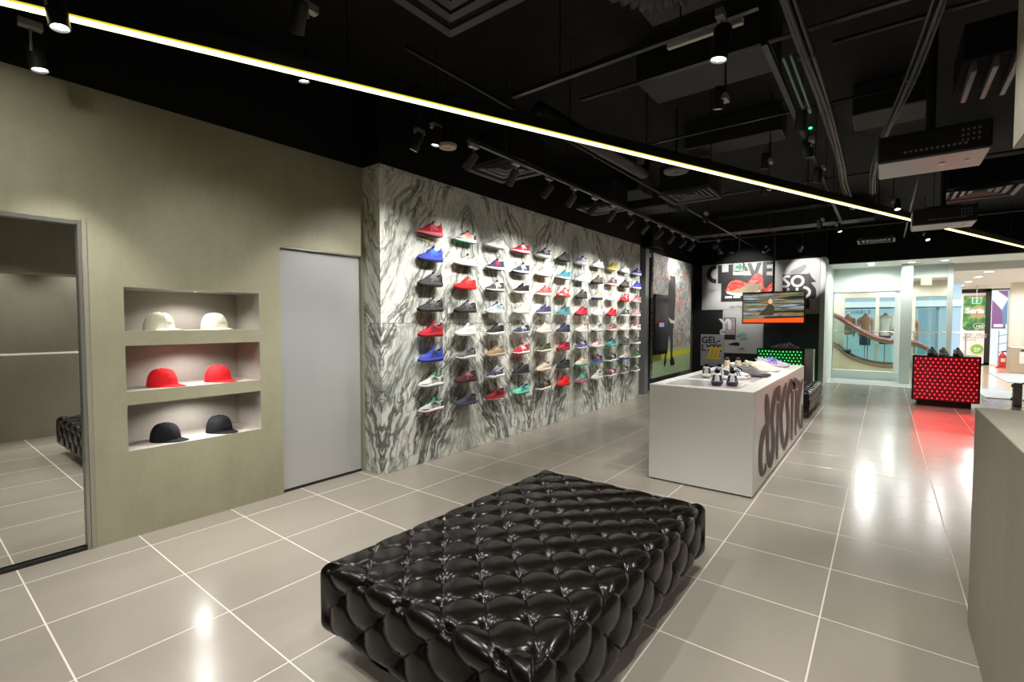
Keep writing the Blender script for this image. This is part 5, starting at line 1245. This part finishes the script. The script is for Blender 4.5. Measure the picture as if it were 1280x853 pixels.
# --- spots over the concrete wall and the near floor
p = on_z(50, 88, 2.9); spot(p, (p.x + 0.25, p.y + 0.35, 0), 60, 74, 'round spotlight shining above the tall mirror', r=0.042, rod=True)
p = on_z(75, 35, 2.9); spot(p, (p.x + 0.45, p.y + 0.25, 0), 34, 90, 'tilted spotlight above the floor before the tall mirror', r=0.042, blend=1.0, rod=True)
p = on_z(517, 188, 2.95); spot(p, (WX, 2.3, 0.7), 30, 70, 'small spotlight aimed at the grey sliding door', rod=True)
p = on_z(544, 182, 2.95); spot(p, (-3.2, 2.5, 0), 40, 80, 'small bright spotlight beside the round ceiling plate', rod=True)
p = on_z(898, 75, 2.87); spot(p, (-1.1, 2.6, 0), 62, 84, 'spotlight hanging from a pale track bracket above the ottoman', r=0.045, ln=0.17)
track((-2.15, 2.80, 3.12), (-0.55, 2.78, 3.12), 'short lighting track over the ottoman')
t = MB().box(-1.02, -0.62, 2.765, 2.795, 3.055, 3.085, 0.003).build('track_bracket', pmat('pale_bracket', (0.45, 0.45, 0.43), 0.4)); tag(t, 'pale metal track bracket above the ottoman spotlight', 'bracket')
for k, (px, py) in enumerate(((1000, 163), (1012, 197), (1022, 228))):
    p = on_z(px, py, 2.98); spot(p, ((-0.86, 0.1, -0.80)[k], (5.6, 5.9, 7.2)[k], (0.35, 0, 0.2)[k]), 80, 78, 'spotlight on the green-lit track, %s from the pale bracket' % ORD[k])
track((-0.60, 3.2, 3.14), (-0.60, 9.6, 3.14), 'lighting track over the aisle beside the white table')
for k, (px, py, tx, ty, wv) in enumerate(((883, 278, -1.4, 8.4, 80), (800, 205, -2.8, 5.6, 80), (856, 262, -2.5, 8.2, 90), (1050, 290, 0.2, 9.2, 85), (1025, 285, -0.6, 10.8, 75), (1160, 300, 1.3, 10.0, 60), (1122, 262, 0.3, 7.2, 80))):
    p = on_z(px, py, 3.0); spot(p, (tx, ty, 0), wv, 64, 'black ceiling spotlight, %s of the loose ones over the floor beyond the white table' % ORD[k], group='loose ceiling spotlights', rod=True)
# table spots
for k, (x, y) in enumerate(((-1.0, 3.75), (-1.0, 5.48), (-1.2, 6.6))):
    spot((x, y, 3.05), (-1.30, y + 0.45, 0.9), 48, 50, 'black spotlight above the white table, %s from the ottoman' % ORD[k], rod=True)
# added spots, mostly out of view, that light the near floor and seating
for k, (x, y, tx, ty, wv) in enumerate(((-2.6, 0.2, -2.7, 0.9, 60), (-0.4, 0.6, -0.5, 1.4, 75), (-1.7, 1.15, -1.6, 1.9, 55), (-3.0, 1.7, -3.1, 2.1, 45), (-0.2, 2.2, -0.1, 2.9, 55), (-1.6, -1.2, -1.8, -0.6, 55))):
    spot((x, y, 3.05), (tx, ty, 0), wv, 86, 'added black spotlight over the seating area, %s from the mirror' % ORD[k], group='added spotlights over the seating', rod=True)
for k, (x, y) in enumerate(((1.4, 0.6), (1.4, 2.2))):  # added to brighten the room behind the counter wall
    spot((x, y, 3.0), (x + 0.3, y, 0), 55, 100, ('first added black spotlight in the room behind the counter wall', 'second added black spotlight in the room behind the counter wall')[k], group='added spotlights behind the counter', rod=True)
spot((-2.7, -0.15, 3.0), (WX, 0.25, 1.85), 36, 95, 'unseen added spotlight washing the concrete above the mirror', rod=True, blend=1.0, soft=0.06)  # out of view, added to wash the concrete wall
spot((-2.45, 1.35, 3.0), (WX, 1.75, 0.95), 45, 80, 'added black spotlight washing the cap niches', rod=True, blend=1.0, soft=0.06)  # added to lift the lower concrete around the niches
# graphics spots: bright pools on the posters
spot((-2.75, 10.2, 3.0), (PX, 11.05, 2.68), 150, 30, 'spotlight aimed at the head of the figure poster', blend=0.5, rod=True)
spot((-2.1, 11.55, 3.0), (PX, 10.95, 1.5), 95, 96, 'spotlight washing the figure poster', rod=True)
q = bz(1008, 344); spot((-1.5, 12.25, 3.06), (q[0], BACKY, q[1]), 60, 44, 'spotlight making a pool of light on the SOLID poster', blend=0.4, rod=True)
q = bz(920, 352); spot((-2.9, 12.2, 3.1), (q[0] + 0.2, BACKY, q[1]), 75, 74, 'spotlight aimed at the red sneaker picture', rod=True)
spot((-3.1, 12.0, 3.1), (-3.2, BACKY, 1.2), 60, 60, 'spotlight aimed at the pale runner poster', rod=True)
for k, y in enumerate((0.75, 2.15)):
    n = thing('bulkhead_downlight', ('recessed downlight under the bulkhead, opposite the mirror', 'recessed downlight under the bulkhead, at its open end')[k], 'downlight', (0.62, y, 2.138), 0, 'bulkhead downlights')
    MB().lathe([(0.05, 0.002), (0.05, -0.004), (0.042, -0.004), (0.040, 0.0)], n=18).build('rim', STEEL, n); MB().lathe([(0.040, -0.001), (0.0001, -0.001)], n=18).build('lens', LENS, n)
    lamp('lamp', 'SPOT', (0.62, y, 2.12), 16, NEUT, n, (0.62, y + 0.25, 0), 0.03, 120, 0.7)
# niche downlights
for k, (z0, z1) in enumerate(NZ):
    y = (NY0 + NY1) / 2 + 0.03; n = thing('niche_downlight', 'tiny recessed downlight in the %s cap niche' % ('black', 'red', 'cream')[k], 'downlight', (WX - 0.13, y, z1 - 0.004), 0, 'niche downlights')
    MB().lathe([(0.020, 0.004), (0.020, 0.0), (0.014, 0.0)], n=14).build('rim', STEEL, n); MB().lathe([(0.014, 0.001), (0.0001, 0.001)], n=14).build('lens', LENS, n)
    lamp('lamp', 'SPOT', (WX - 0.13, y, z1 - 0.008), 7.0, (1.0, 0.97, 0.94), n, (WX - 0.16, y, 0), 0.012, 150, 0.5)

# --- yellow linear light
a, b = Vector((-3.72, -0.60, 3.0)), Vector((2.20, 14.06, 3.0)); c = (a + b) / 2
ll = thing('linear_light', 'long slanting yellow-white linear light under a black beam', 'light', c)
d = (b - a).normalized(); s = d.cross(Vector((0, 0, 1)))
def beam(w_, z0, z1): return MB().loft([[p - c - s * w_ + Vector((0, 0, z0)), p - c + s * w_ + Vector((0, 0, z0)), p - c + s * w_ + Vector((0, 0, z1)), p - c - s * w_ + Vector((0, 0, z1))] for p in (a, b)], True, True, True)
beam(0.033, 0.012, 0.10).build('housing', BLACKM, ll)
beam(0.026, 0.0, 0.012).build('diffuser', emat('yellow_led_diffuser', (1.0, 0.93, 0.42), 2.6), ll)
beam(0.033, 0.004, 0.0118).build('bloom_edge', emat('yellow_bloom_glow', (0.85, 0.70, 0.02), 0.5), ll)  # glowing rim imitates the yellow bloom around the strip
n = 9
for k in range(n):
    p = a + (b - a) * ((k + 0.5) / n) - c; MB().tube([p + Vector((0, 0, 0.10)), p + Vector((0, 0, SLAB - 3.0))], 0.006, 6).build('hanger_rod', BLACKM, ll)

# --- air outlets
VENT = pmat('vent_grey', (0.040, 0.040, 0.041), 0.45)
def vent(x, y, z, sz, label, mat=VENT):
    t = thing('air_outlet', label, 'vent', (x, y, z), 0, 'square ceiling air outlets')
    h = sz / 2
    for k, (o, zz) in enumerate(((h, 0.0), (h * 0.74, 0.018), (h * 0.52, 0.026), (h * 0.32, 0.034))):
        i = o - 0.035 * sz / 0.58
        rings = [[(sx * o, sy * o, zz + 0.02) for sx, sy in ((-1, -1), (1, -1), (1, 1), (-1, 1))], [(sx * o, sy * o, zz) for sx, sy in ((-1, -1), (1, -1), (1, 1), (-1, 1))], [(sx * i, sy * i, zz + 0.012) for sx, sy in ((-1, -1), (1, -1), (1, 1), (-1, 1))], [(sx * i, sy * i, zz + 0.03) for sx, sy in ((-1, -1), (1, -1), (1, 1), (-1, 1))]]
        MB().loft(rings, True).build('louvre_ring', mat, t)
    MB().box(-h * 0.95, h * 0.95, -h * 0.95, h * 0.95, 0.05, 0.35).build('plenum_box', BLACK, t)
vent(-3.14, 3.98, 3.05, 0.58, 'square air outlet closest to the sliding door'); vent(-1.95, 6.16, 3.05, 0.60, 'square air outlet above the white table')
vent(-3.27, 6.38, 3.12, 0.56, 'square air outlet above the middle of the marble wall'); vent(-1.70, 1.72, 3.12, 0.60, 'square air outlet over the ottoman')
p = on_z(806, 312, 3.1); vent(p.x, p.y, 3.1, 0.6, 'square air outlet before the figure poster'); p = on_z(1225, 243, 3.12); vent(p.x, p.y, 3.12, 0.7, 'square air outlet beyond the projectors'); p = on_z(1095, 302, 3.1); vent(p.x, p.y, 3.1, 0.6, 'square air outlet near the shop front')
t = thing('slot_diffuser', 'long louvred air diffuser beside the projector', 'vent', (0.62, 4.58, 3.10))
for k in range(5): MB().box(-0.22 + 0.10 * k, -0.19 + 0.10 * k, -0.28, 0.28, 0.0, 0.07, 0.004).build('louvre', pmat('blue_grey_louvre', (0.10, 0.105, 0.12), 0.35), t)
MB().box(-0.26, 0.30, -0.31, 0.31, 0.07, 0.30).build('plenum_box', BLACK, t)
def disc(x, y, z, r, label, mat):
    t = thing('ceiling_disc', label, 'ceiling fitting', (x, y, z)); MB().lathe([(0.0001, 0.0), (r * 0.92, 0.0), (r, 0.012), (r, 0.03)], n=26).build('plate', mat, t, True, 40); MB().tube([(0, 0, 0.03), (0, 0, SLAB - z)], 0.012, 8).build('stem', DKGREY, t)
    MB().lathe([(0.0001, -0.012), (r * 0.2, -0.010), (r * 0.24, 0.0)], n=14).build('sensor', mat, t, True)
disc(-3.26, 3.25, 3.12, 0.085, 'small round beige ceiling plate near the marble corner', pmat('beige_plate', (0.42, 0.38, 0.30), 0.5)); disc(-1.83, 5.29, 3.12, 0.13, 'round grey ceiling loudspeaker above the white table', pmat('grey_plate', (0.07, 0.07, 0.07), 0.5))
p = on_z(828, 308, 3.1)
# --- projectors
PROJ = pmat('projector_underside', (0.40, 0.39, 0.40), 0.4)
def projector(x0, x1, y0, y1, z, label):
    t = thing('projector', label, 'projector', ((x0 + x1) / 2, (y0 + y1) / 2, z))
    hx, hy = (x1 - x0) / 2, (y1 - y0) / 2
    MB().box(-hx, hx, -hy, hy, 0.004, 0.20, 0.010).build('body', BLACKM, t); MB().box(-hx * 0.97, hx * 0.97, -hy * 0.97, hy * 0.97, -0.002, 0.005, 0.002).build('underside', PROJ, t)
    for k in range(12): MB().box(-hx * 0.5 + 0.030 * k, -hx * 0.5 + 0.030 * k + 0.016, -hy - 0.004, -hy, 0.05, 0.065).build('port', GREYM, t)
    for j in range(3):
        for k in range(4): MB().box(hx * 0.5 + 0.028 * k, hx * 0.5 + 0.028 * k + 0.012, -hy - 0.004, -hy, 0.07 + 0.035 * j, 0.085 + 0.035 * j).build('button', GREYM, t)
    MB().box(0.05, 0.09, -0.03, 0.03, -0.008, -0.002).build('foot', PWHITE, t); MB().box(hx - 0.12, hx - 0.09, -0.03, 0.03, -0.008, -0.002).build('foot', PWHITE, t)
    MB().box(-hx * 0.9, -hx * 0.55, hy, hy + 0.01, 0.06, 0.14).build('front_grille', DKGREY, t); MB().lathe([(0.05, 0.0), (0.05, 0.05), (0.04, 0.05), (0.035, 0.03), (0.0001, 0.03)], n=20).xf(Matrix.Translation((hx * 0.3, hy, 0.10)) @ Matrix.Rotation(-PI / 2, 4, 'X')).build('lens', GLOSSB, t)
    MB().box(-0.16, 0.16, -0.12, 0.12, 0.20, 0.235).build('mount_plate', BLACKM, t); MB().tube([(0, 0, 0.23), (0, 0, SLAB - z)], 0.03, 10).build('mount_pole', BLACKM, t)
projector(-0.075, 0.555, 4.66, 5.16, 2.70, 'black projector with pale underside hanging over the aisle'); projector(0.24, 0.84, 7.88, 8.36, 2.70, 'black projector with pale underside hanging beneath the linear light')

# --- ducts, pipes, cables
DUCT = pmat('black_duct', (0.005, 0.005, 0.005), 0.5); FOIL = pmat('dull_insulation', (0.012, 0.0115, 0.011), 0.6, noise=0.8, nscale=9, bump=1.0, bscale=14)
pts = smooth_path([(-1.35, 2.05, 3.42), (-1.10, 2.42, 3.34), (-0.92, 2.55, 3.30), (-0.70, 2.50, 3.34), (-0.50, 2.30, 3.46)], 22)
o = MB().tube(pts, [0.150 + 0.012 * math.sin(k * 1.6) for k in range(len(pts))], 20).build('flexible_duct', DUCT, None, True); tag(o, 'ribbed black flexible duct looping over the ottoman', 'duct')
o = MB().tube([(-2.27, 3.3, 3.22), (-2.25, 4.6, 3.22), (-2.25, 5.4, 3.23), (-2.33, 5.6, 3.34), (-2.36, 5.66, 3.6)], 0.075, 16).build('round_duct', DUCT, None, True); tag(o, 'round black duct running beside the linear light', 'duct')
for k, (x0, x1, y0, y1, z0, z1, words) in enumerate(((-4.1, 0.3, -0.6, -0.2, 3.45, 3.72, 'behind the ottoman outlet'), (-3.6, -0.2, 11.0, 11.4, 3.40, 3.70, 'above the far ottoman'), (2.3, 2.75, 3.0, 12.0, 3.35, 3.65, 'running towards the entrance'))):
    t = thing('square_duct', 'black rectangular duct %s' % words, 'duct', ((x0 + x1) / 2, (y0 + y1) / 2, z0), 0, 'rectangular ceiling ducts')
    MB().box(-(x1 - x0) / 2, (x1 - x0) / 2, -(y1 - y0) / 2, (y1 - y0) / 2, 0, z1 - z0, 0.005).build('casing', DUCT, t)
    lx = (x1 - x0) > (y1 - y0); n = int(max(x1 - x0, y1 - y0) / 1.1)
    for q in range(n):
        u = -max(x1 - x0, y1 - y0) / 2 + (q + 0.5) * max(x1 - x0, y1 - y0) / n
        (MB().box(u - 0.015, u + 0.015, -(y1 - y0) / 2 - 0.02, (y1 - y0) / 2 + 0.02, -0.02, z1 - z0 + 0.0) if lx else MB().box(-(x1 - x0) / 2 - 0.02, (x1 - x0) / 2 + 0.02, u - 0.015, u + 0.015, -0.02, z1 - z0)).build('flange', DKGREY, t)
    MB().tube([(0, 0, z1 - z0), (0, 0, SLAB - z0)], 0.01, 6).build('hanger_rod', DKGREY, t)
PIPE = pmat('dark_conduit', (0.018, 0.018, 0.018), 0.35)
pl = [((-1.95, 3.40), (4.0, 3.46), 3.25, 0.011), ((-1.95, 3.46), (4.0, 3.52), 3.27, 0.011), ((-0.3, 3.68), (4.0, 3.76), 3.25, 0.014), ((-2.65, 4.95), (0.2, 4.95), 3.36, 0.012), ((-3.4, 7.1), (2.4, 7.1), 3.25, 0.012), ((-2.6, 2.2), (-2.6, 13.2), 3.35, 0.014), ((0.28, 5.6), (0.28, 13.2), 3.3, 0.014), ((-3.2, 10.6), (3.5, 10.6), 3.2, 0.012)]
for k, (p0, p1, z, r) in enumerate(pl):
    t = MB().tube([(p0[0], p0[1], z), (p1[0], p1[1], z)], r, 8).build('conduit', PIPE, None, True); tag(t, 'thin dark ceiling conduit ' + ('first across the ceiling past the ottoman', 'second across the ceiling past the ottoman', 'third across the ceiling past the ottoman', 'crossing above the near end of the table', 'crossing above the far end of the table', 'running along above the marble wall spotlights', 'running along the aisle past the projector', 'crossing before the screen')[k], 'conduit', 'thin ceiling conduits')
def cable(pts, r, label, n):
    t = thing('cable_bundle', label, 'cables', pts[0])
    for k in range(n):
        o_ = Vector((0.022 * math.cos(k * 2.4), 0.0, 0.022 * math.sin(k * 2.4))); pp = smooth_path([tuple(Vector(p) + o_ * (1 + 0.4 * math.sin(i * 2 + k)) - Vector(pts[0])) for i, p in enumerate(pts)], 8)
        MB().tube(pp, r, 6).build('cable', pmat('dark_cable', (0.016, 0.016, 0.0165), 0.45), t, True)
    for i in range(1, len(pts) - 1):
        p = Vector(pts[i]) - Vector(pts[0]); MB().lathe([(0.045, -0.012), (0.048, 0), (0.045, 0.012)], n=12).xf(Matrix.Translation(p) @ Matrix.Rotation(PI / 2, 4, 'X')).build('cable_tie', DKGREY, t)
cable([(-0.44, 2.4, 3.14), (-0.41, 3.4, 3.10), (-0.39, 4.5, 3.13), (-0.39, 5.9, 3.10), (-0.43, 7.1, 3.14), (-0.40, 8.6, 3.15)], 0.016, 'thick bundle of black cables running along the aisle ceiling', 5)
cable([(0.22, 3.1, 3.2), (0.10, 4.1, 3.10), (-0.05, 5.3, 3.08), (-0.14, 6.6, 3.12), (-0.17, 7.8, 3.15)], 0.012, 'loose bundle of black cables beside the first projector', 4)
for k, (x, y0, y1) in enumerate(((-0.53, 3.36, 4.24), (-0.49, 3.36, 4.24))):
    t = MB().box(x, x + 0.014, y0, y1, 3.09, 3.11, 0.002).build('cable_channel', pmat('green_lit_channel', (0.10, 0.22, 0.13), 0.4)); tag(t, ('slim greenish ceiling cable channel on the marble side of its twin', 'slim greenish ceiling cable channel on the counter side of its twin')[k], 'channel', 'greenish cable channels')  # green light on the channels is painted into their colour
led = MB().lathe([(0.0001, -0.012), (0.012, -0.006), (0.012, 0.004)], n=10).build('indicator_lamp', emat('green_indicator', (0.02, 1.0, 0.15), 3.0)); led.location = tuple(on_z(1013, 160, 3.05)); tag(led, 'tiny green indicator lamp on the ceiling', 'indicator')
for x0, x1, y0, y1, words in ((-1.7, -0.7, 3.9, 4.4, 'over the near end of the white table'), (-1.3, -0.5, 2.9, 3.25, 'beside the ribbed duct'), (-1.9, -0.9, 5.75, 6.1, 'over the far end of the white table'), (-0.2, 0.8, 2.9, 3.3, 'beside the loose cables'), (-3.7, -3.0, 7.0, 7.6, 'near the middle of the marble wall'), (-0.3, 0.3, 5.8, 6.3, 'behind the first projector'), (-3.7, -3.0, 8.2, 8.8, 'near the far end of the marble wall')):
    t = MB().box(x0, x1, y0, y1, 3.50, SLAB - 0.002, 0.01).build('insulation_panel', FOIL); tag(t, 'dull grey ceiling insulation panel ' + words, 'panel', 'ceiling insulation panels')
# dark low bulkhead edge beyond the linear light, and soffit / mall downlights
MLENS = emat('mall_downlight_lens', (1.0, 0.97, 0.93), 6.0)
def downlight(x, y, z, label, watts, group, r=0.085):
    t = thing('downlight', label, 'downlight', (x, y, z), 0, group)
    MB().lathe([(r, 0.0), (r, -0.006), (r * 0.86, -0.006), (r * 0.84, 0.0)], n=20).build('rim', PWHITE, t); MB().lathe([(r * 0.84, -0.002), (0.0001, -0.002)], n=20).build('lens', MLENS, t)
    if watts: lamp('lamp', 'SPOT', (x, y, z - 0.02), watts, (1.0, 0.99, 0.97), t, None, 0.08, 172, 0.3)
for k, (px, py, w_) in enumerate(((1089, 329, 34), (1090, 334, 26), (1181, 326, 34), (1140, 328, 22))):  # the last one is added to brighten the mint front
    p = on_z(px, py, 2.92); downlight(p.x, min(max(p.y, 14.55), 15.0) - (0.0, 0.0, 0.1, 0.0)[k], 2.92, ('soffit downlight before the shop window, on the shop side', 'soffit downlight before the shop window, on the glass side', 'soffit downlight beside the slim post', 'added soffit downlight beside the square entrance column')[k], w_, 'soffit downlights')
for x in (-1.6, 0.2, 2.0, 3.6, 5.0):
    for y in (16.6, 18.3, 20.3, 22.2, 24.4):
        if y == 20.3 and x < 1.5: continue
        downlight(x, y, 2.74, 'round downlight in the white mall ceiling', 46, 'mall downlights', 0.11)
